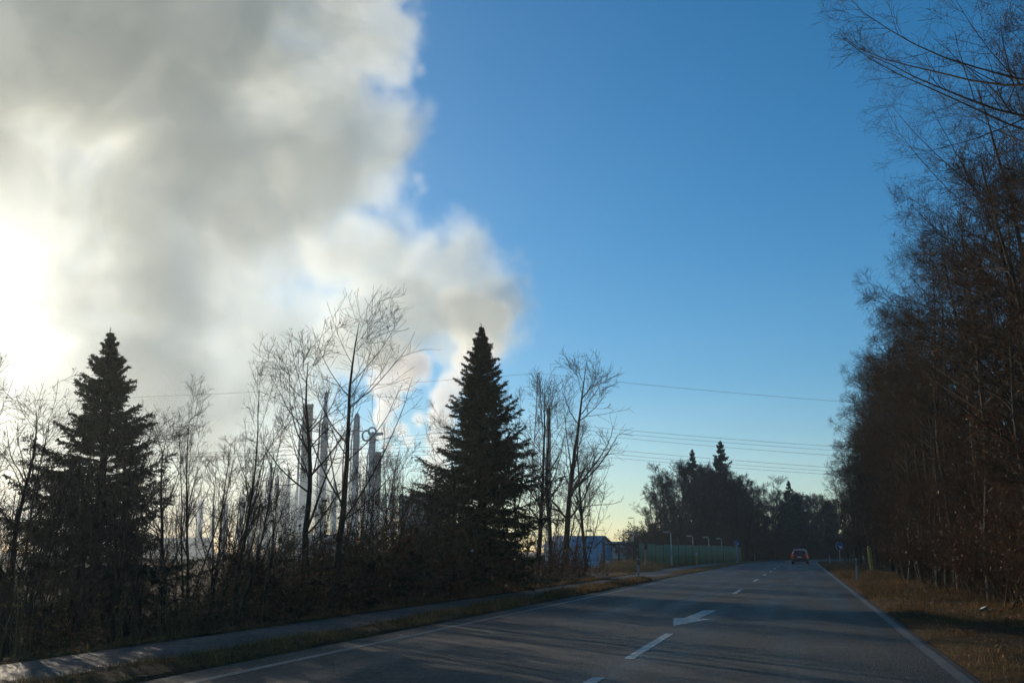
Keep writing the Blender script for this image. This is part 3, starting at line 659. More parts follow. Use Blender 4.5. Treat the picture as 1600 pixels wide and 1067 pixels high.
# ---------------------------------------------------------------- chemical works
def column(name, px, py, wpx, d, label, top=None, plats=(), ladder=True, mat=None, taper=0.92, group='columns of the chemical works', cat='column'):
    b = at(px, 862, d); z0 = gz(b.x, b.y); h = at(px, py, d).z-z0; r = wpx/2/FPX*d*1.06
    t = empty(name, (b.x, b.y, z0)); mt = mat or M_steel
    prof = [(r*1.15, -1), (r*1.15, 1.2), (r, 1.3), (r, h*0.55), (r*taper, h*0.56), (r*taper, h*0.93), (r*taper*0.92, h*0.965), (r*taper*0.7, h*0.985), (r*taper*0.3, h*0.996), (r*taper*0.28, h)]
    if top == 'open': prof = [(r*1.1, -1), (r, h*0.3), (r*0.97, h*0.985), (r*1.06, h*0.985), (r*1.06, h)]
    if top == 'thin': prof = [(r*1.1, -1), (r, h*0.4), (r*0.95, h*0.80), (r*0.5, h*0.83), (r*0.45, h)]
    part('shell', cap(prof, 18), mt, t, False)
    for f in plats:
        z = h*f; ro = r*1.55+0.3
        ch = [lathe_c([(r*1.0, z), (ro, z), (ro, z+.12), (r*1.0, z+.12)], 14), lathe_c([(ro, z+1.0), (ro-.07, z+1.0), (ro-.07, z+1.09), (ro, z+1.09), (ro, z+1.0)], 14)]
        for k in range(8):
            a = k*math.pi/4; ch.append(bar_c((ro*math.cos(a)*.99, ro*math.sin(a)*.99, z), (ro*math.cos(a)*.99, ro*math.sin(a)*.99, z+1.05), 0.05, 4))
        part('platform', ch, M_dsteel, t)
    if ladder:
        v = Vector((-b.x, -b.y, 0)).normalized(); s = Vector((-v.y, v.x, 0)); ch = []
        o_ = v*(r*1.2+0.25)+s*r*0.5
        for sg in (-1, 1): ch.append(bar_c((o_.x+s.x*.25*sg, o_.y+s.y*.25*sg, 0), (o_.x+s.x*.25*sg, o_.y+s.y*.25*sg, h*.95), 0.05, 4))
        for z in np.arange(1, h*.95, 1.2): ch.append(bar_c((o_.x-s.x*.25, o_.y-s.y*.25, z), (o_.x+s.x*.25, o_.y+s.y*.25, z), 0.04, 4))
        part('ladder', ch, M_dsteel, t)
    pr = r*0.22; v = Vector((-b.x, -b.y, 0)).normalized(); s = Vector((-v.y, v.x, 0)); o_ = -s*(r*1.15+pr)
    part('downpipe', [poly_c([(o_.x, o_.y, 0), (o_.x, o_.y, h*.8), (o_.x*.6, o_.y*.6, h*.88), (0, 0, h*.9)], pr, 7)], M_galv, t, True)
    return tag(t, label, cat, group), r, h
column('distillation_column', 472, 632, 15, 350, 'thickest pale column of the works with a flat open top', 'open', (0.72, 0.9), mat=M_conc)
column('distillation_column', 500, 613, 11, 360, 'tallest column of the works with a narrow head', 'thin', (0.5, 0.66, 0.8))
column('distillation_column', 551, 645, 10, 350, 'slender column with several ring platforms right of the upswept tree', None, (0.35, 0.55, 0.74, 0.87))
t_, r_, h_ = column('distillation_column', 577, 674, 9.5, 340, 'column crowned by a looped pipe', None, (0.6, 0.93), taper=1.0)
v = Vector((-t_.location.x, -t_.location.y, 0)).normalized(); s = Vector((v.y, -v.x, 0))
def arch(cx, z, rr, up): return [(s.x*(cx+rr*math.cos(a)), s.y*(cx+rr*math.cos(a)), z+rr*up*math.sin(a)) for a in np.linspace(0, 2*math.pi, 17)]
part('pipe_loop', [poly_c(arch(r_*1.9, h_*0.965, 1.35, 1.3), 0.34, 8)], M_steel, t_, True)
part('pipe_loop', [poly_c(arch(0.2, h_*1.0, 1.25, 1.1), 0.32, 8)], M_steel, t_, True)
part('side_nozzle', [bar_c((0, 0, h_*.975), (-s.x*r_*3.2, -s.y*r_*3.2, h_*.985), 0.75, 8, 0.45)], M_steel, t_, True)
column('distillation_column', 587, 706, 9.5, 352, 'lower column standing right behind the one with the looped pipe', 'open', (0.85,), taper=1.0)
for px, py, wd, tp, lab in ((446, 735, 7, 'thin', 'short column just left of the thickest one'), (428, 742, 6, None, 'narrow short column second left of the thickest one'), (417, 722, 8, 'thin', 'mid height column with narrow neck left of the thickest one'),
        (390, 752, 9, 'thin', 'stubby column with a narrow neck between two bare trees'), (374, 776, 7, None, 'low dark column left of the stubby one'), (349, 786, 8, None, 'low rounded column right of the twin stemmed tree'), (310, 782, 7, None, 'leftmost low column of the works'),
        (330, 792, 5, None, 'slim low column between the leftmost ones of the works'), (404, 764, 5, 'thin', 'very slim column beside the stubby one'), (437, 760, 4, None, 'very slim column between the two left of the thickest one'), (458, 770, 6, 'thin', 'low column tucked against the thickest one'), (520, 752, 6, None, 'low column in front of the upswept tree trunk'), (535, 768, 5, 'thin', 'short slim column left of the slender ringed one'), (566, 760, 4, None, 'short slim column between the ringed one and the one with the looped pipe'), (598, 770, 5, None, 'short column right of the looped pair'),
        (611, 757, 6, 'thin', 'thin low column beside the grey block'), (859, 637, 5.5, 'open', 'tan column showing between the bare trees by the pylon')):
    column('process_column', px, py, wd, 350 if px < 800 else 300, lab, tp, (0.8,), True, M_conc if px > 800 else M_steel)
def building(name, px0, px1, py, d, depth, label, mat, roofmat, nwin=5, rows=2, cat='building', rot=None):
    a = at(px0, 862, d); b = at(px1, 862, d); c = (a+b)/2; wd = (b-a).length; z0 = gz(c.x, c.y); h = at((px0+px1)/2, py, d).z-z0
    t = empty(name, (c.x, c.y, z0), math.atan2(b.y-a.y, b.x-a.x)+(rot or 0))
    part('wall', [box_c(0, depth/2, h/2-.5, wd, depth, h+1)], mat, t)
    part('roof', [box_c(0, depth/2, h+.26, wd+.7, depth+.7, .5)], roofmat, t)
    for k in range(nwin):
        for q in range(rows):
            x = (k+.5)/nwin*wd-wd/2; z = h*(q+.55)/rows
            f = part('window', [box_c(x, -.03, z, wd/nwin*.62, .1, h/rows*.42)], M_galv, t)
            part('pane', [box_c(x, -.09, z, wd/nwin*.54, .06, h/rows*.34)], M_glass, f)
    return tag(t, label, cat, 'buildings of the chemical works')
building('factory_block', 622, 692, 777, 300, 22, 'dark grey factory block with a flat overhanging roof', M_gclad, M_dsteel, 4, 2)
building('factory_hall', 690, 765, 838, 260, 20, 'low pale hall seen between the middle spruce trunks', M_wall, M_galv, 6, 1)
building('factory_hall', 470, 545, 838, 330, 20, 'low pale hall at the foot of the columns', M_wall, M_galv, 6, 1)
building('factory_hall', 225, 330, 842, 300, 24, 'wide low hall behind the twin stemmed tree', M_conc, M_galv, 7, 1)
building('factory_hall', 60, 170, 846, 280, 24, 'low hall behind the left spruce', M_wall, M_galv, 7, 1)
building('factory_hall', 948, 1012, 849, 240, 15, 'long low pale hall beyond the gate', M_wall, M_galv, 6, 1)
# pipe rack
a = at(545, 862, 290); b = at(700, 862, 290); L_ = (b-a).length; t = empty('pipe_rack', (a.x, a.y, gz(a.x, a.y)), math.atan2(b.y-a.y, b.x-a.x)); hz = at(620, 830, 290).z+1
for k in range(8):
    x = k*L_/7; part('trestle', [box_c(x, 0, hz/2-.5, .35, .35, hz+1), box_c(x, 3, hz/2-.5, .35, .35, hz+1), box_c(x, 1.5, hz*.99, .34, 3.6, .4), box_c(x, 1.5, hz*.7, .33, 3.5, .35)], M_dsteel, t)
for k in range(4):
    part('pipe', [bar_c((0, .3+k*.8, hz+.5), (L_, .3+k*.8, hz+.5), .24+.05*(k % 2), 8)], M_galv, t, True)
tag(t, 'pipe rack on steel trestles running below the columns', 'pipe rack')
for px, py, wd, lab in ((722, 832, 26, 'squat round tank left of the middle spruce trunk'), (742, 840, 18, 'small round tank right behind the spruce trunk')):
    b = at(px, 862, 230); z0 = gz(b.x, b.y); h = at(px, py, 230).z-z0; r = wd/2/FPX*230
    t = empty('storage_tank', (b.x, b.y, z0)); part('shell', [lathe_c([(r, -1), (r, h*.86)], 24)], M_wall, t); part('roof', [lathe_c([(r*1.02, h*.865), (r*.6, h*.95), (.05, h)], 24)], M_galv, t)
    part('railing', [lathe_c([(r, h*.86+1), (r-.06, h*.86+1), (r-.06, h*.86+1.07), (r, h*.86+1.07)], 24)]+[bar_c((r*math.cos(q)*.99, r*math.sin(q)*.99, h*.85), (r*math.cos(q)*.99, r*math.sin(q)*.99, h*.86+1.05), .04, 4) for q in np.arange(0, 6.2, .6)], M_dsteel, t)
    tag(t, lab, 'tank', 'storage tanks')

# ---------------------------------------------------------------- pylon and its wires
pd = 215; pb = at(843, 862, pd); pz = gz(pb.x, pb.y); ph = at(843, 583, pd).z-pz
across = Vector((pb.y, -pb.x, 0)).normalized()      # the arms point along the sight line, the wires run across it
arm_dir = Vector((pb.x, pb.y, 0)).normalized()
rzp = math.atan2(arm_dir.y, arm_dir.x)
py_ = empty('lattice_pylon', (pb.x, pb.y, pz), rzp)
def wd_at(z): return 2.6*(1-z/ph)**1.15+0.16
ch = []; lv = list(np.linspace(0, ph, 15)); cs = ((-1, -1), (1, -1), (1, 1), (-1, 1))
for i in range(14):
    w0, w1 = wd_at(lv[i]), wd_at(lv[i+1])
    for k in range(4):
        a, b = cs[k], cs[(k+1) % 4]
        A0, B0, A1, B1 = ((c[0]*w_, c[1]*w_, z) for c, w_, z in ((a, w0, lv[i]), (b, w0, lv[i]), (a, w1, lv[i+1]), (b, w1, lv[i+1])))
        ch += [bar_c(A0, A1, .08, 4), bar_c(A0, B1, .04, 3), bar_c(B0, A1, .04, 3), bar_c(A1, B1, .035, 3)]
part('tower', ch, M_dsteel, py_)
levels = [at(843, 657, pd).z-pz, at(843, 690, pd).z-pz]
for z, ln in zip(levels, (6.5, 8.5)):
    ch = []
    for sg in (-1, 1):
        tip = (sg*ln, 0, z); w_ = wd_at(z)
        for q in (-1, 1): ch += [bar_c((sg*w_, q*w_, z), tip, .08, 4), bar_c((sg*w_, q*w_*.8, z+1.6), tip, .06, 4)]
        for f in (.25, .5, .75): ch.append(bar_c((sg*(w_+(ln-w_)*f), 0, z), (sg*(w_+(ln-w_)*f), 0, z+1.6*(1-f)), .05, 3))
    ca = part('crossarm', ch, M_dsteel, py_)
    for sg in (-1, 0.55, -0.55, 1):
        part('insulator', [lathe_c([(.03, 0), (.12, -.1), (.05, -.2), (.12, -.35), (.05, -.5), (.12, -.65), (.05, -.8), (.12, -.95), (.03, -1.1)], 8)], M_galv, ca).location = (sg*ln, 0, z)
tag(py_, 'lattice power pylon rising behind the bare trees right of the middle spruce', 'pylon')
def wire(start, end, mid_px, mid_py, label):
    """A hanging cable between two attachment points that crosses the sight line of (mid_px, mid_py)."""
    r = ray(mid_px, mid_py); dx, dy = end.x-start.x, end.y-start.y
    s_ = (start.y*r.x-start.x*r.y)/(dx*r.y-dy*r.x); X = start.x+dx*s_; d = math.hypot(X, start.y+dy*s_)
    z = at(mid_px, mid_py, d).z; lin = start.z*(1-s_)+end.z*s_; sag = (lin-z)/(4*s_*(1-s_))
    P = [(start.x+dx*q, start.y+dy*q, start.z*(1-q)+end.z*q-4*sag*q*(1-q)) for q in np.linspace(0, 1, 41)]
    o = one('power_cable', [poly_c(P, 0.03, 4)], M_dsteel)
    return tag(o, label, 'cable', 'cables of the power line')
topP = Vector((pb.x, pb.y, pz+ph))
endR = Vector((pb.x, pb.y, 0))+Vector((math.cos(R(20)), math.sin(R(20)), 0))*330; endL = Vector((pb.x, pb.y, 0))-Vector((math.cos(R(12)), math.sin(R(12)), 0))*300
wire(topP, Vector((endR.x, endR.y, topP.z)), 1285, 625, 'topmost single cable running from the pylon tip to the right')
wire(topP, Vector((endL.x, endL.y, topP.z)), 200, 621, 'topmost single cable running from the pylon tip to the left across the sky')
for z, ln, ys_, lab in ((levels[0], 6.5, (696, 702, 710), 'upper'), (levels[1], 8.5, (729, 735, 740), 'lower')):
    for k, (f, yv) in enumerate(zip((-1, 0.05, 1), ys_)):
        st = Vector((pb.x, pb.y, 0))+arm_dir*f*ln; st.z = pz+z-1.1
        wire(st, Vector((endR.x+arm_dir.x*f*ln, endR.y+arm_dir.y*f*ln, st.z)), 1282, yv, '%s of the three %s cables right of the pylon' % (('highest', 'middle', 'lowest')[k], lab))
        wire(st, Vector((endL.x+arm_dir.x*f*ln, endL.y+arm_dir.y*f*ln, st.z)), 620, (683 if lab == 'upper' else 700)+k*6, '%s of the three %s cables left of the pylon' % (('highest', 'middle', 'lowest')[k], lab))

# ---------------------------------------------------------------- blue shed with a metal roof
M_bluewall = simple('blue_boards', (0.40, 0.66, 0.86), 0.7, 0, 0.12, 2)
def roof_mat():
    m, n, l = new_mat('sheet_metal_roof'); b = n['Principled BSDF']; b.inputs['Metallic'].default_value = 0.35; b.inputs['Roughness'].default_value = 0.36
    tc = n.new('ShaderNodeTexCoord'); wv = n.new('ShaderNodeTexWave'); wv.inputs['Scale'].default_value = 1.6; wv.bands_direction = 'X'; l.new(tc.outputs['Object'], wv.inputs['Vector'])
    r = n.new('ShaderNodeValToRGB'); r.color_ramp.elements[0].color = (0.34, 0.42, 0.52, 1); r.color_ramp.elements[1].color = (0.52, 0.60, 0.70, 1); l.new(wv.outputs[0], r.inputs[0]); l.new(r.outputs[0], b.inputs['Base Color'])
    bp = n.new('ShaderNodeBump'); bp.inputs['Distance'].default_value = 0.04; l.new(wv.outputs[0], bp.inputs['Height']); l.new(bp.outputs[0], b.inputs['Normal']); return m
M_roof = roof_mat()
sd_ = 92; g0 = at(925, 862, sd_); g1 = at(957, 862, sd_+1.5); z0 = gz(g0.x, g0.y)
gx = (g1-g0); gw = Vector((gx.x, gx.y, 0)).length; rzs = math.atan2(gx.y, gx.x)
shed = empty('garden_shed', (g0.x, g0.y, z0), rzs)
eave = at(925, 853, sd_).z-z0; ridge = at(943, 838, sd_).z-z0; Ls = 4.3; sk = 0.95
def V8(q): return np.array(q, float)
# the gable end faces the camera; the ridge runs back to the left
dirb = Vector((-0.80, 0.60, 0)); 
def back(x, k=1.0): return (x+dirb.x*Ls*k, dirb.y*Ls*k)
wl = [(0, 0), (gw, 0), back(gw), back(0)]
V = V8([(x, y, z) for z in (-.3, eave) for x, y in wl]); q = np.array([[0, 1, 5, 4], [1, 2, 6, 5], [2, 3, 7, 6], [3, 0, 4, 7]])
bx, by = back(gw*.5)
gv = V8([(0, 0, eave), (gw, 0, eave), (gw*.5, 0, ridge-.08), (gw*.5, 0, ridge-.08), (*back(0), eave), (bx, by, ridge-.08), (bx, by, ridge-.08), (*back(gw), eave)])
part('wall', [(V, q), (gv, np.array([[0, 1, 2, 3], [4, 5, 6, 7]]))], M_bluewall, shed)
def slab(p, th=.09):
    a = V8(p); return np.concatenate([a, a+np.array([0, 0, th])]), np.array([[3, 2, 1, 0], [4, 5, 6, 7], [0, 1, 5, 4], [1, 2, 6, 5], [2, 3, 7, 6], [3, 0, 4, 7]])
ov = .07; e0 = eave-(ridge-eave)*.16
def bk(x, z): return (x+dirb.x*Ls*1.03, dirb.y*Ls*1.03, z)
def fr(x, z): return (x-dirb.x*.3, -dirb.y*.3, z)
xl = -gw*.08; xr = gw*1.08
for a, b in (((xl, e0), (gw*.5, ridge)), ((gw*.5, ridge), (xr, e0))):
    part('roof', [slab([fr(*a), fr(*b), bk(*b), bk(*a)])], M_roof, shed)
part('bargeboard', [bar_c(fr(xl, e0-.02), fr(gw*.5, ridge-.03), .07, 4), bar_c(fr(gw*.5, ridge-.03), fr(xr, e0-.02), .07, 4)], M_dsteel, shed)
dr = part('door', [box_c(gw*.5, -.03, .95, .85, .08, 1.9)], M_bluewall, shed); part('handle', [box_c(gw*.5+.32, -.1, 1.0, .05, .08, .16)], M_dsteel, dr)
tag(shed, 'small blue shed with a ribbed metal gable roof', 'shed')

# ---------------------------------------------------------------- gate, fence, lamps
ga = ground(944, 889.5); gb = ground(991, 887); gd = gb-ga; gl = gd.length
# the gate stands square to the sight line beside the drive
gm = at(967, 862, 78); wv = Vector((gm.y, -gm.x, 0)).normalized(); gl = 46/FPX*78; hg = 43/FPX*78
t = empty('metal_gate', (gm.x, gm.y, gz(gm.x, gm.y)), math.atan2(wv.y, wv.x))
for x in (-gl/2, gl/2): part('gate_post', [box_c(x, 0, hg/2-.1, .2 if x < 0 else .26, .2, hg+.2)]+[box_c(x, 0, hg+.02, .2, .2, .05)], M_gfence, t)
part('gate_post', [box_c(0, .02, hg/2-.1, .17, .14, hg+.15)], M_gfence, t)
for x0 in (-gl/2+.1, .08):
    wl_ = gl/2-.2; ch = [box_c(x0+wl_/2, 0, hg-.2, wl_, .07, .11), box_c(x0+wl_/2, 0, .15, wl_, .06, .07)]
    ch += [box_c(x0+k*wl_/14, 0, hg/2, .010, .012, hg-.35) for k in range(15)] + [box_c(x0+wl_/2, 0, hg/2, .05, .05, hg-.3)]
    part('gate_leaf', ch, M_gfence, t)
tag(t, 'dark green two leaf metal gate beside the driveway', 'gate')
pts = [at(998, 862, 84), at(1024, 862, 96), at(1048, 862, 102), at(1130, 862, 123), at(1160, 862, 158)]
hf = 2.05
t = empty('mesh_fence', (pts[0].x, pts[0].y, 0)); o0 = pts[0]
for i in range(4):
    a, b = pts[i]-o0, pts[i+1]-o0; n_ = max(2, int((b-a).length/2.5)); d_ = (b-a)/n_; a_ = math.atan2(d_.y, d_.x)
    for k in range(n_):
        p = a+d_*k; q = p+d_; z_ = gz(o0.x+p.x, o0.y+p.y); ln = Vector((d_.x, d_.y, 0)).length
        po = part('post', [box_c(0, 0, hf/2, .08, .08, hf+.25)], M_gfence, t); po.location = (p.x, p.y, z_); po.rotation_euler = (0, 0, a_)
        ch = [box_c(ln/2, 0, z, ln-.1, .02, .02) for z in (.08, .55, 1.05, 1.55, hf)]+[box_c(.08+j*(ln-.16)/24, 0, hf/2, .078, .012, hf-.05) for j in range(25)]
        pn = part('mesh_panel', ch, M_slat, t); pn.location = (p.x, p.y, z_); pn.rotation_euler = (0, 0, a_)
tag(t, 'long green mesh fence with privacy strips beyond the driveway', 'fence')
M_lamp = simple('lamp_glass', (0.6, 0.6, 0.58), 0.2)
def lamp(px, py, d, label, base_z=None, tall=False, side=-1):
    b = at(px, 862, d); z0 = gz(b.x, b.y); h = at(px, py, d).z-z0; wv = Vector((b.y, -b.x, 0)).normalized()
    t = empty('street_lamp', (b.x, b.y, z0), math.atan2(wv.y, wv.x))
    part('pole', cap([(.085, -.2), (.085, .9), (.055, .95), (.045, h-.05)], 8), M_galv, t, True)
    ln = .62 if not tall else 1.1
    part('lamp_arm', [bar_c((0, 0, h-.1), (side*.3, 0, h), .03, 6)], M_galv, t)
    hd = part('lamp_head', [(np.array([[side*(.12+x*ln), y*.16*(1-.25*x), h-.03+z*.13*(1-.35*x)] for x in (0, 1) for y in (-1, 1) for z in (0, 1)]), np.array([[0, 1, 3, 2], [4, 6, 7, 5], [0, 4, 5, 1], [2, 3, 7, 6], [0, 2, 6, 4], [1, 5, 7, 3]]))], M_dsteel if px < 1000 else M_galv, t)
    part('lens', [box_c(side*(.15+ln*.5), 0, h-.05, ln*.7, .2, .035)], M_lamp, hd)
    return tag(t, label, 'street lamp', 'street lamps')
lamp(928, 829, 93, 'short street lamp in front of the blue shed'); lamp(990, 831, 98, 'short street lamp above the right gate post')
lamp(1049, 831, 99, 'pale street lamp standing before the green fence, leftmost along it')
for px, py, d, lab in ((1083, 837, 123, 'first street lamp behind the green fence, left of the yellow post'), (1108, 839, 128, 'street lamp rising from the green fence just right of the yellow post'), (1128, 841, 146, 'street lamp at the far end of the green strips'), (1142.5, 844, 160, 'farthest short street lamp left of the blue sign on the white pole')): lamp(px, py, d, lab)
lamp(992, 809, 196, 'tall thin street lamp left of the far wood', tall=True); lamp(923.5, 805, 190, 'tall thin street lamp behind the blue shed', tall=True)
lamp(941, 828, 300, 'thin distant lamp over the shed ridge', tall=True); lamp(953, 841, 420, 'tiny distant lamp in the gap left of the gate lamp', tall=True); lamp(963, 841, 430, 'tiny distant lamp nearest the gate lamp', tall=True)
lamp(1046.5, 800, 200, 'tall thin street lamp in front of the far wood', tall=True)

# ---------------------------------------------------------------- guide posts, markers, signs
def guide_post(x, y, label, tilt=0.0):
    t = empty('guide_post', (x, y, gz(x, y)), 0.0); t.rotation_euler = (0, tilt, 0)
    def tri(z0, z1, s0=1.0, s1=1.0, top=0.0):
        a = [(-.06, -.045), (.06, -.045), (.045, .02), (0, .055), (-.045, .02)]
        V = np.array([[p*s_, q*s_, z+(p+.06)*(-top if z == z1 else 0)] for z, s_ in ((z0, s0), (z1, s1)) for p, q in a]); n = 5
        F = [[i, (i+1) % n, n+(i+1) % n, n+i] for i in range(n)]+[[n, n+1, n+2, n+3], [n, n+3, n+4, n+4]]
        F[-1] = [n+3, n+4, n, n]; F = F[:-2]+[[n, n+1, n+2, n+3]]
        return V, np.array(F)
    part('post', [tri(-.2, .70), tri(.90, 1.02, 1, 1, .6)], M_white, t)
    bd = part('black_band', [tri(.698, .902, 1.03, 1.03)], M_black, t)
    part('reflector', [box_c(0, -.053, .80, .045, .012, .15)], M_refl, bd)
    return tag(t, label, 'guide post', 'roadside guide posts')
p = ground(998, 908); guide_post(p.x, p.y, 'white guide post with black band at the end of the left verge')
p = ground(1340, 910); guide_post(p.x, p.y, 'nearest guide post on the right verge', 0.03)
p = ground(1297, 881); guide_post(p.x, p.y, 'distant guide post left of the blue sign on the right verge')
p = ground(1191.5, 874); guide_post(p.x, p.y-30, 'far guide post on the left verge before the wood'); p = ground(1223, 872); guide_post(p.x, p.y-30, 'farthest guide post left of the red car')
def roundel(t, z, r, ang, off=0.0, arrow=True):
    k = 20; a = np.arange(k)*2*np.pi/k
    def dk(y0, y1, rr):
        V = np.concatenate([[[rr*math.cos(q), y0, z+rr*math.sin(q)] for q in a], [[rr*math.cos(q), y1, z+rr*math.sin(q)] for q in a], [[0, y0, z], [0, y1, z]]])
        F = [[i, (i+1) % k, k+(i+1) % k, k+i] for i in range(k)]+[[i, 2*k, (i+2) % k, (i+1) % k] for i in range(0, k, 2)]+[[k+i, k+(i+1) % k, k+(i+2) % k, 2*k+1] for i in range(0, k, 2)]
        return V, np.array(F)
    f = part('sign_rim', [dk(-.05, -.03, r)], M_signw, t); f.rotation_euler = (0, 0, ang); f.location = (off, 0, 0)
    part('sign_face', [dk(-.058, -.0505, r*.95)], M_blue, f)
    if arrow:
        def bx(x0, z0, x1, z1, w_): 
            dx, dz = x1-x0, z1-z0; L2 = math.hypot(dx, dz); nx, nz = -dz/L2*w_, dx/L2*w_
            V = np.array([[x0+nx, -.063, z+z0+nz], [x0-nx, -.063, z+z0-nz], [x1-nx, -.063, z+z1-nz], [x1+nx, -.063, z+z1+nz]]); return V, np.array([[0, 1, 2, 3]])
        part('arrow', [bx(-r*.35, r*.25, r*.38, -r*.38, r*.1), bx(r*.45, -r*.45, r*.45, r*.08, r*.09), bx(r*.45, -r*.45, -r*.08, -r*.45, r*.09)], M_signw, f)
    return f
p = ground(1313, 881); t = empty('traffic_sign', (p.x, p.y, gz(p.x, p.y)), R(-14)); part('pole', cap([(.045, -.2), (.045, 2.35)], 8), M_galv, t, True)
roundel(t, 1.95, .42, 0, .06); roundel(t, 2.0, .42, R(78), -.2, False)
tag(t, 'blue round traffic sign with white arrow on the right verge', 'traffic sign', 'blue road signs')
p = ground(1152, 879.5); t = empty('traffic_sign', (p.x, p.y, gz(p.x, p.y)), R(10)); part('pole', cap([(.11, -.2), (.11, 2.2), (.05, 2.22), (.05, 2.7)], 8), M_white, t, True)
roundel(t, 2.35, .34, R(25), 0.05)
part('foot_collar', cap([(.22, -.1), (.2, .12), (.12, .2)], 10), M_conc, t)
tag(t, 'dark blue round sign on a thick white pole at the end of the fence', 'traffic sign', 'blue road signs')
p = ground(1088.5, 882.5); t = empty('marker_post', (p.x, p.y, gz(p.x, p.y)), R(8)); part('post', cap([(.06, -.2), (.06, 1.0)], 8), M_yellow, t); part('marker_head', [box_c(0, -.02, 1.12, .2, .1, .42)], M_yellow, t); part('plate', [box_c(0, -.075, 1.12, .15, .01, .3)], M_signw, t)
tag(t, 'short yellow marker post with a plate in front of the green fence', 'marker post')
p = ground(1362.5, 892); t = empty('marker_post', (p.x, p.y, gz(p.x, p.y)), R(15)); t.rotation_euler = (0, R(-4), R(15)); part('post', [lathe_c([(.14, -.2), (.135, 1.55), (.11, 1.7), (.02, 1.74)], 10)], M_yellow, t, True); part('groove', [box_c(0, -.14, .9, .03, .03, 1.2)], M_wood, t)
tag(t, 'tall ochre yellow post leaning beside a pale trunk on the right verge', 'marker post')
p = ground(939.5, 898); o = one('wooden_stake', [lathe_c([(.07, -.2), (.065, 1.45), (.04, 1.52), (.01, 1.53)], 7)], M_wood, (p.x, p.y, gz(p.x, p.y))); tag(o, 'brown wooden stake left of the gate', 'stake')
p = ground(1009, 889); t = empty('small_sign', (p.x, p.y, gz(p.x, p.y)), R(12)); part('pole', cap([(.04, -.2), (.04, 1.75)], 8), M_wood, t); part('box', [box_c(0, 0, 1.72, .26, .1, .34)], M_black, t); part('hood', [box_c(.02, -.02, 1.93, .1, .14, .07)], M_black, t)
tag(t, 'dark box on a thin brown pole right of the gate', 'sign')
p = ground(1356, 890); bt = one('leaning_trunk', [tubes(np.array([[(-.15, 0, 5.2), (-.55, 0, 3.6), (-.32, 0, 2.3), (0, 0, 0.9), (.1, 0, -.3)]]), np.array([[.03, .07, .11, .14, .19]]), 9)], M_bark_pale, (p.x+.55, p.y+1.5, gz(p.x+.5, p.y+1.5)), 0.1, True)
tag(bt, 'pale bent trunk leaning over the ochre post at the wood edge', 'tree trunk')
rng = np.random.default_rng(77)
for px, py in ((1407, 905), (1414, 908), (1424, 912), (1434, 914), (1440, 915), (1462, 921), (1476, 925)):
    p = ground(px, py); h = rng.uniform(3.5, 6)
    o = one('young_trunk', [tubes(np.array([[(rng.normal()*.15+z*.03, rng.normal()*.1, z*h) for z in (-.06, .25, .5, .75, 1)]]), np.array([[.1, .085, .07, .045, .015]]), 7)], M_bark_pale, (p.x+.1, p.y, gz(p.x, p.y)), 0, True)
    tag(o, 'slim pale young trunk catching the sun at the edge of the right wood', 'tree trunk', 'young trunks at the right wood edge')
rngl = np.random.default_rng(5)
p = ground(1546, 957); V = rngl.normal(size=(26, 3))*np.array([.12, .06, .04])+np.array([0, 0, .07]); o = one('paper_litter', [(V, np.array([[i, i+1, i+7, i+5] for i in range(18)]))], M_white, (p.x, p.y, gz(p.x, p.y))); tag(o, 'small crumpled white litter on the right verge', 'litter')
# dry stems at the left thicket
for k, (px, py, u, pts_, lab) in enumerate(((268, 990, -10.6, [(0, 0, -.2), (.02, 0, .25), (.12, 0, .52), (.34, 0, .66), (.62, 0, .68), (.85, 0, .6)], 'pale bent stem arching over the left path edge'),
        (352, 985, -10.3, [(0, 0, -.2), (.12, 0, .35), (.28, 0, .8), (.42, 0, 1.2)], 'left of two thin pale stems leaning beside the path'), (368, 982, -10.3, [(0, 0, -.2), (.1, 0, .35), (.2, 0, .75), (.3, 0, 1.1)], 'right of two thin pale stems leaning beside the path'))):
    x, y = on_ray(px, u); o = one('dry_stalk', [poly_c(pts_, .011, 6)], M_bark_pale, (x, y, gz(x, y)), R(25)); tag(o, lab, 'stem', 'pale dry stems at the left thicket')

# ---------------------------------------------------------------- red car
def car_paint():
    m, n, l = new_mat('red_car_paint'); b = n['Principled BSDF']; b.inputs['Base Color'].default_value = (0.30, 0.018, 0.014, 1); b.inputs['Roughness'].default_value = 0.32; b.inputs['Metallic'].default_value = 0.2
    b.inputs['Coat Weight'].default_value = 0.8; b.inputs['Coat Roughness'].default_value = 0.06; return m
M_red = car_paint(); M_tyre = simple('tyre_rubber', (0.02, 0.02, 0.02), 0.85); M_rim = simple('alloy_rim', (0.45, 0.45, 0.45), 0.35, 0.8)
m, n, l = new_mat('tail_lamp'); b = n['Principled BSDF']; b.inputs['Base Color'].default_value = (0.35, 0.012, 0.01, 1); b.inputs['Roughness'].default_value = 0.15; b.inputs['Emission Color'].default_value = (1, 0.05, 0.02, 1); b.inputs['Emission Strength'].default_value = 0.10; M_tail = m
def loft(secs, closed=True):
    V = np.array([p for s_ in secs for p in s_], float); k = len(secs[0]); n_ = len(secs); i = np.arange(n_*k).reshape(n_, k)
    F = np.stack([i[:-1], np.roll(i, -1, 1)[:-1], np.roll(i, -1, 1)[1:], i[1:]], -1).reshape(-1, 4)
    h = k//2
    e0 = [[i[0, j], i[0, j+1], i[0, k-2-j], i[0, k-1-j]] for j in range(h-1)]; e1 = [[i[-1, k-1-j], i[-1, k-2-j], i[-1, j+1], i[-1, j]] for j in range(h-1)]
    return V, np.concatenate([F, e0, e1])
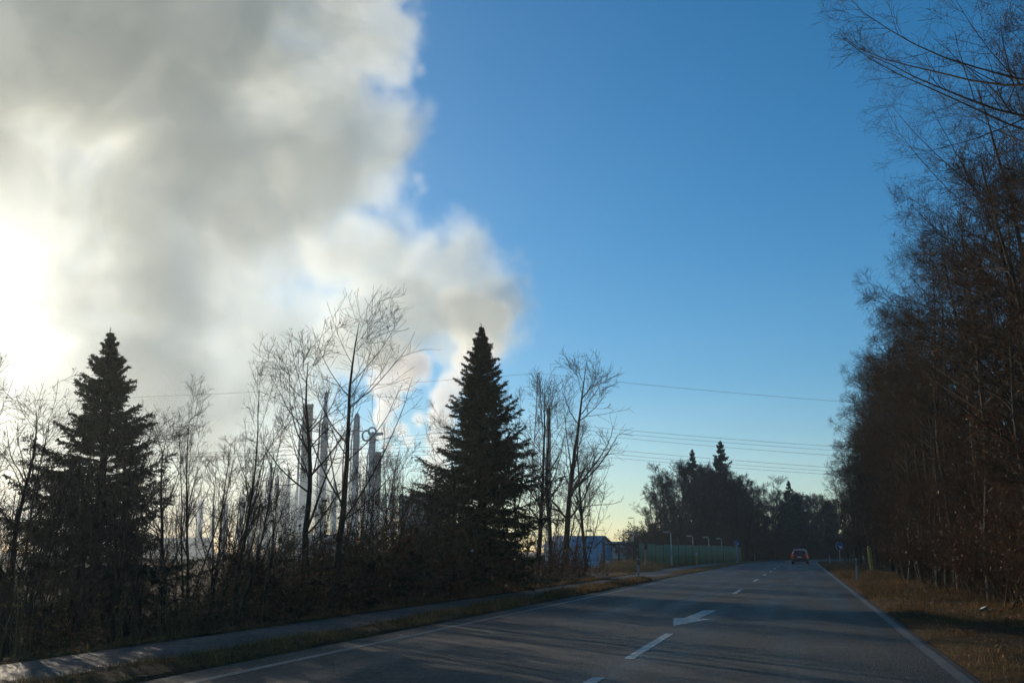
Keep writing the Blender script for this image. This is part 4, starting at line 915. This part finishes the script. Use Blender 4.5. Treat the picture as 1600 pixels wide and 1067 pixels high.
def sec(y, w_, z0, z1, r=.1, tw=None):
    tw = w_ if tw is None else tw
    L = [(-w_+.05, y, z0), (-w_, y, z0+r), (-w_, y, (z0+z1)/2), (-tw-.0, y, z1-r), (-tw+r*.8, y, z1)]
    return L+[(-x, y_, z) for x, y_, z in reversed(L)]
def build_car(loc, rz):
    t = empty('red_car', loc, rz)
    part('body', [loft([sec(-2.12, .80, .38, .92, .08), sec(-2.06, .86, .30, 1.02, .08), sec(-1.6, .90, .24, 1.06, .08), sec(-.6, .91, .22, 1.02, .08), sec(.6, .91, .22, 1.0, .08), sec(1.1, .90, .24, .98, .09), sec(1.75, .86, .28, .86, .1), sec(2.1, .76, .34, .70, .1)])], M_red, t, True)
    part('cabin', [loft([sec(-2.0, .78, .95, 1.02, .03, .74), sec(-1.82, .80, .95, 1.40, .06, .66), sec(-1.6, .80, .95, 1.56, .07, .63), sec(-.7, .81, .95, 1.62, .07, .64), sec(.2, .80, .95, 1.56, .07, .63), sec(.65, .78, .95, 1.3, .06, .66), sec(1.12, .76, .92, 1.0, .03, .72)])], M_red, t, True)
    part('rear_window', [(np.array([(-.60, -2.03, 1.06), (.60, -2.03, 1.06), (.52, -1.80, 1.46), (-.52, -1.80, 1.46)]), np.array([[0, 1, 2, 3]]))], M_glass, t)
    part('spoiler', [box_c(0, -1.78, 1.535, 1.1, .26, .04)], M_red, t)
    for s_ in (-1, 1):
        part('side_window', [(np.array([(s_*.803, -1.55, 1.08), (s_*.815, .75, 1.08), (s_*.695, .1, 1.46), (s_*.69, -1.35, 1.46)]), np.array([[0, 1, 2, 3]]))], M_glass, t)
        part('taillight', [box_c(s_*.76, -2.07, .90, .24, .12, .26), box_c(s_*.85, -1.99, .92, .1, .16, .24)], M_tail, t)
        part('wing_mirror', [box_c(s_*.99, .62, 1.08, .2, .12, .14), box_c(s_*.9, .62, 1.04, .1, .06, .05)], M_red, t)
        part('exhaust', [bar_c((s_*.55, -2.16, .30), (s_*.55, -1.9, .30), .04, 8)], M_galv, t)
        for y in (-1.35, 1.32):
            a = np.arange(18)*2*np.pi/18
            def ring(x0, prof): 
                V = np.array([[s_*x, y+r*math.cos(q), .33+r*math.sin(q)] for x, r in prof for q in a]); i = np.arange(len(prof)*18).reshape(-1, 18)
                return V, np.stack([i[:-1], np.roll(i, -1, 1)[:-1], np.roll(i, -1, 1)[1:], i[1:]], -1).reshape(-1, 4)
            wh = empty('wheel'); wh.parent = t
            part('tyre', [ring(0, [(.70, .2), (.70, .30), (.72, .33), (.88, .33), (.905, .30), (.905, .22)])], M_tyre, wh, True)
            part('rim', [ring(0, [(.90, .22), (.895, .2), (.88, .06), (.885, .0)])], M_rim, wh)
    bp = part('bumper', [loft([sec(-2.20, .74, .30, .56, .06), sec(-2.12, .86, .27, .60, .06), sec(-1.8, .905, .25, .58, .05)])], M_black, t, True)
    part('number_plate', [box_c(0, -2.135, .78, .52, .02, .12)], M_signw, t)
    part('windscreen', [(np.array([(-.66, 1.08, 1.03), (.66, 1.08, 1.03), (.56, .35, 1.50), (-.56, .35, 1.50)]), np.array([[3, 2, 1, 0]]))], M_glass, t)
    return tag(t, 'red hatchback seen from behind driving away in the right lane', 'car')
build_car((-0.22, 122, 0.0), -0.03)

# ---------------------------------------------------------------- grass, leaf litter
def blades(seed, n, ufun, yfun, hmin, hmax, wd, mat, name, lean=0.5, clump=0.0, label=None):
    rng = np.random.default_rng(seed); y = yfun(rng, n); u = ufun(rng, y)
    if clump:
        f = np.sin(u*2.7+y*1.1)+np.sin(y*1.9-u*1.3+2)+np.sin(u*5.1-y*3.3)*.7+np.sin(y*0.6)*.8; k = f+rng.normal(size=n)*.8 > clump; u, y = u[k], y[k]
        f = f[k]
    n = len(u); z = gz_u(u, y); x = u+bend(y); B = np.stack([x, y, z-.02], 1)
    sc_ = np.clip(np.hypot(x, y)/22, 0.8, 3.0)[:, None]
    h = rng.uniform(hmin, hmax, (n, 1))*(rng.random((n, 1))**.6)*np.clip(sc_, .8, 1.4); w_ = wd*sc_*rng.uniform(.6, 1.2, (n, 1))
    a = rng.uniform(0, 6.283, n); sdv = np.stack([np.cos(a), np.sin(a), 0*a], 1); ld = np.stack([np.cos(a+1.57), np.sin(a+1.57), 0*a], 1)*rng.normal(size=(n, 1))*lean
    mid = B+np.array([0, 0, .62])*h+ld*h*.35; tip = B+np.array([0, 0, .9])*h+ld*h
    V = np.stack([B-sdv*w_, B+sdv*w_, mid+sdv*w_*.7, mid-sdv*w_*.7, mid-sdv*w_*.7, mid+sdv*w_*.7, tip+sdv*w_*.12, tip-sdv*w_*.12], 1).reshape(-1, 3)
    o = link_mesh(name, quads_mesh(name, [(V, np.arange(len(V)).reshape(-1, 4))]), mat); return tag(o, label, 'grass' if 'grass' in name else 'plants', None, 'stuff')
near = lambda a, b, p=1.8: (lambda rng, n: a+(b-a)*rng.random(n)**p)
flat = lambda a, b: (lambda rng, y: rng.uniform(a, b, len(y)))
blades(1, 90000, lambda rng, y: 1.78+np.abs(rng.random(len(y)))*3.2, near(8, 135, 2.0), .03, .20, .004, M_grass, 'verge_grass', .8, -.1, 'short dry and green grass on the right verge')
blades(2, 22000, lambda rng, y: 1.9+rng.random(len(y))*2.8, near(8, 135, 1.8), .10, .36, .0035, M_grass, 'tall_grass', .9, .7, 'pale tufts of taller dry grass on the right verge')
blades(3, 60000, lambda rng, y: -6.80-rng.random(len(y))*1.12, near(6, 49, 1.6), .04, .22, .004, M_grass, 'verge_grass', .8, -.4, 'dry grass strip between the left path and the road')
blades(4, 45000, lambda rng, y: -9.46-np.abs(rng.normal(size=len(y)))*1.0, near(6, 60, 1.5), .04, .22, .004, M_grass, 'verge_grass', .7, -.6, 'brown grass along the outer edge of the left path')
blades(5, 9000, lambda rng, y: -9.55-np.abs(rng.normal(size=len(y)))*.9, near(6, 60, 1.5), .12, .42, .0035, M_straw, 'tall_grass', .8, .6, 'straw tufts along the outer edge of the left path')
blades(9, 9000, lambda rng, y: -6.85-rng.random(len(y))*1.0, near(6, 49, 1.6), .12, .30, .0035, M_straw, 'tall_grass', .8, .7, 'straw tufts in the strip between the left path and the road')
blades(6, 34000, lambda rng, y: -6.82-rng.random(len(y))*1.6, near(66, 150, 1.2), .03, .12, .004, M_straw, 'verge_grass', .6, -1.5, 'pale dry grass strip beside the road past the driveway')
blades(7, 20000, lambda rng, y: -10.4-rng.random(len(y))*5, near(62, 150, 1.2), .03, .2, .004, M_grass, 'verge_grass', .6, -.6, 'grass in front of the gate and fence')
blades(8, 30000, lambda rng, y: -10.4-rng.random(len(y))*22, near(8, 110, 1.3), .1, .5, .005, M_grass, 'field_grass', .7, .2, 'rough grass among the left trees')
def scatter_leaves(seed, n, ufun, yfun, size, label):
    rng = np.random.default_rng(seed); y = yfun(rng, n); u = ufun(rng, y); C = np.stack([u+bend(y), y, gz_u(u, y)+rng.uniform(.005, .05, n)], 1)
    s_ = np.clip(np.hypot(C[:, 0], C[:, 1])/25, .9, 2.5); ch = leaves_chunk(rng, C, size, .75); V = ch[0].reshape(-1, 4, 3); V = C[:, None]+(V-C[:, None])*s_[:, None, None]
    o = link_mesh('leaf_litter', quads_mesh('leaf_litter', [(V.reshape(-1, 3), ch[1])]), M_litter); tag(o, label, 'leaf litter', None, 'stuff')
scatter_leaves(11, 26000, lambda rng, y: 2.2+rng.random(len(y))**.8*9, near(9, 130, 1.6), .04, 'fallen russet leaves on the right verge and wood floor')
scatter_leaves(12, 14000, lambda rng, y: -9.5-rng.random(len(y))**1.4*7, near(6, 62, 1.3), .04, 'fallen russet leaves beneath the left row')
# mounds of brown grass by the gate
Wd = weeds(91, 260, .7, .55, .35, .007); t0_ = link_mesh('grass_mound', Wd, M_straw)
for k, (px, d, s_) in enumerate(((960, 66, 1.0), (974, 68, 1.25), (985, 70, 1.1), (1012, 76, .9), (1008, 70, .7), (950, 64, .7))):
    o = t0_ if k == 0 else t0_.copy()
    if k: col.objects.link(o)
    p = at(px, 862, d); o.location = (p.x, p.y, gz(p.x, p.y)-.02); o.scale = (s_*1.3, s_*1.3, s_); o.rotation_euler = (0, 0, k*1.3)
    tag(o, 'brown mound of dry grass in front of the gate', 'grass tuft', 'grass mounds by the gate')
Wg = weeds(92, 16, .95, .12, .18, .005); t0_ = link_mesh('dry_weed', Wg, M_straw)
for k in range(26):
    o = t0_ if k == 0 else t0_.copy()
    if k: col.objects.link(o)
    x, y = on_ray(rng.uniform(20, 420), -rng.uniform(10.0, 12.5)); o.location = (x, y, gz(x, y)); o.scale = (1, 1, rng.uniform(.7, 1.4)); o.rotation_euler = (0, 0, k)
    tag(o, 'dry seeded weed stalks beside the left path', 'weed', 'weeds by the left path')
# misty wood on the horizon beyond the hall
hz_m = spruce(17, 14, 0.3, 2.6, 0.1, 0.3, needle=0.5, ragged=0.5); hz_t = make_tree('fir_tree', hz_m, (M_bark, M_needle))
rng = np.random.default_rng(4)
for k in range(22):
    px = 972+k*1.9+rng.normal(); py = (836 if k in (1, 6) else 844)+rng.uniform(0, 6)+abs(k-7)*.25; d = rng.uniform(700, 770); p = at(px, py, d)
    plant(hz_t, p.x, p.y, max(.3, (p.z-gz(p.x, p.y))/14), k, 'hazy pale fir on the horizon past the grey hall', 'fir', 'hazy firs on the horizon', 1.3)
for k in range(40):
    px = rng.uniform(-60, 900); d = rng.uniform(420, 560); p = at(px, rng.uniform(832, 850), d)
    plant(far[k % 3][0], p.x, p.y, (p.z-gz(p.x, p.y))/far[k % 3][1], k, 'hazy tree on the horizon behind the works', 'tree', 'hazy trees behind the works', 1.4)

# ---------------------------------------------------------------- steam from the works' chimneys
PL1 = [(598, 722, 12, 0), (606, 700, 15, 0), (603, 675, 17, 0), (600, 650, 20, 0), (612, 622, 24, 5), (632, 600, 26, 8), (600, 598, 30, 8), (640, 570, 40, 12), (600, 560, 40, 12), (655, 655, 14, 0), (625, 672, 16, 0), (640, 690, 12, 0)]
steam('steam_plume', puffs_px(PL1, 860, 1.0), 3.2, 0.024, 2.2, 3.2, 0.07, 'bright steam plume rising behind the column with the looped pipe', col_=(.97, .97, .97), seed=5.0)
PL2 = [(678, 760, 20, 0), (682, 725, 22, 0), (690, 690, 24, 0), (694, 655, 25, 0), (698, 620, 24, 0), (712, 598, 26, 0), (730, 570, 34, 4), (752, 535, 42, 8), (770, 500, 38, 10), (740, 500, 46, 12), (712, 470, 40, 14)]
steam('steam_plume', puffs_px(PL2, 880, 1.0), 3.4, 0.022, 2.2, 3.2, 0.06, 'bright steam column rising behind the middle spruce', col_=(.97, .97, .97), seed=15.0)
PL3 = [(480, 760, 60, 0), (540, 740, 55, 0), (420, 770, 50, 10), (360, 770, 45, 0), (510, 690, 50, 0), (450, 700, 50, 20), (300, 790, 50, 0), (230, 790, 60, 10), (150, 800, 60, 30), (60, 800, 60, 10), (-40, 800, 70, 20), (-140, 800, 70, 0), (400, 820, 50, 0), (560, 810, 50, 20)] + [(x_, 838, 46, 0) for x_ in range(-200, 660, 62)]
steam('steam_plume', puffs_px(PL3, 900, 1.0), 6.0, 0.013, 2.2, 2.2, 0.022, 'low bank of pale steam behind the columns', col_=(.95, .96, .96), seed=25.0)

MIST = [(x_, 806+10*math.sin(x_), 80+18*math.sin(x_*.7), 50*math.sin(x_*1.3)) for x_ in range(-160, 640, 75)]
steam('ground_mist', puffs_px(MIST, 240, 1.0), 2.5, 0.05, 1.6, 2.0, 0.045, 'pale mist lying low in front of the works behind the left trees', col_=(.95, .97, .95), g=0.5, seed=35.0)
# ---------------------------------------------------------------- haze
hz = one('haze', [box_c(-60, 300, 34, 1500, 1000, 74)], None)
m, n, l = new_mat('haze'); n.remove(n['Principled BSDF']); pv = n.new('ShaderNodeVolumePrincipled'); pv.inputs['Color'].default_value = (0.86, 0.92, 0.97, 1)
pv.inputs['Density'].default_value = 0.0004; pv.inputs['Anisotropy'].default_value = 0.6; l.new(pv.outputs[0], n['Material Output'].inputs['Volume'])
hz.data.materials.clear(); hz.data.materials.append(m); hz['kind'] = 'stuff'; hz['label'] = 'thin winter haze over the road and the works'
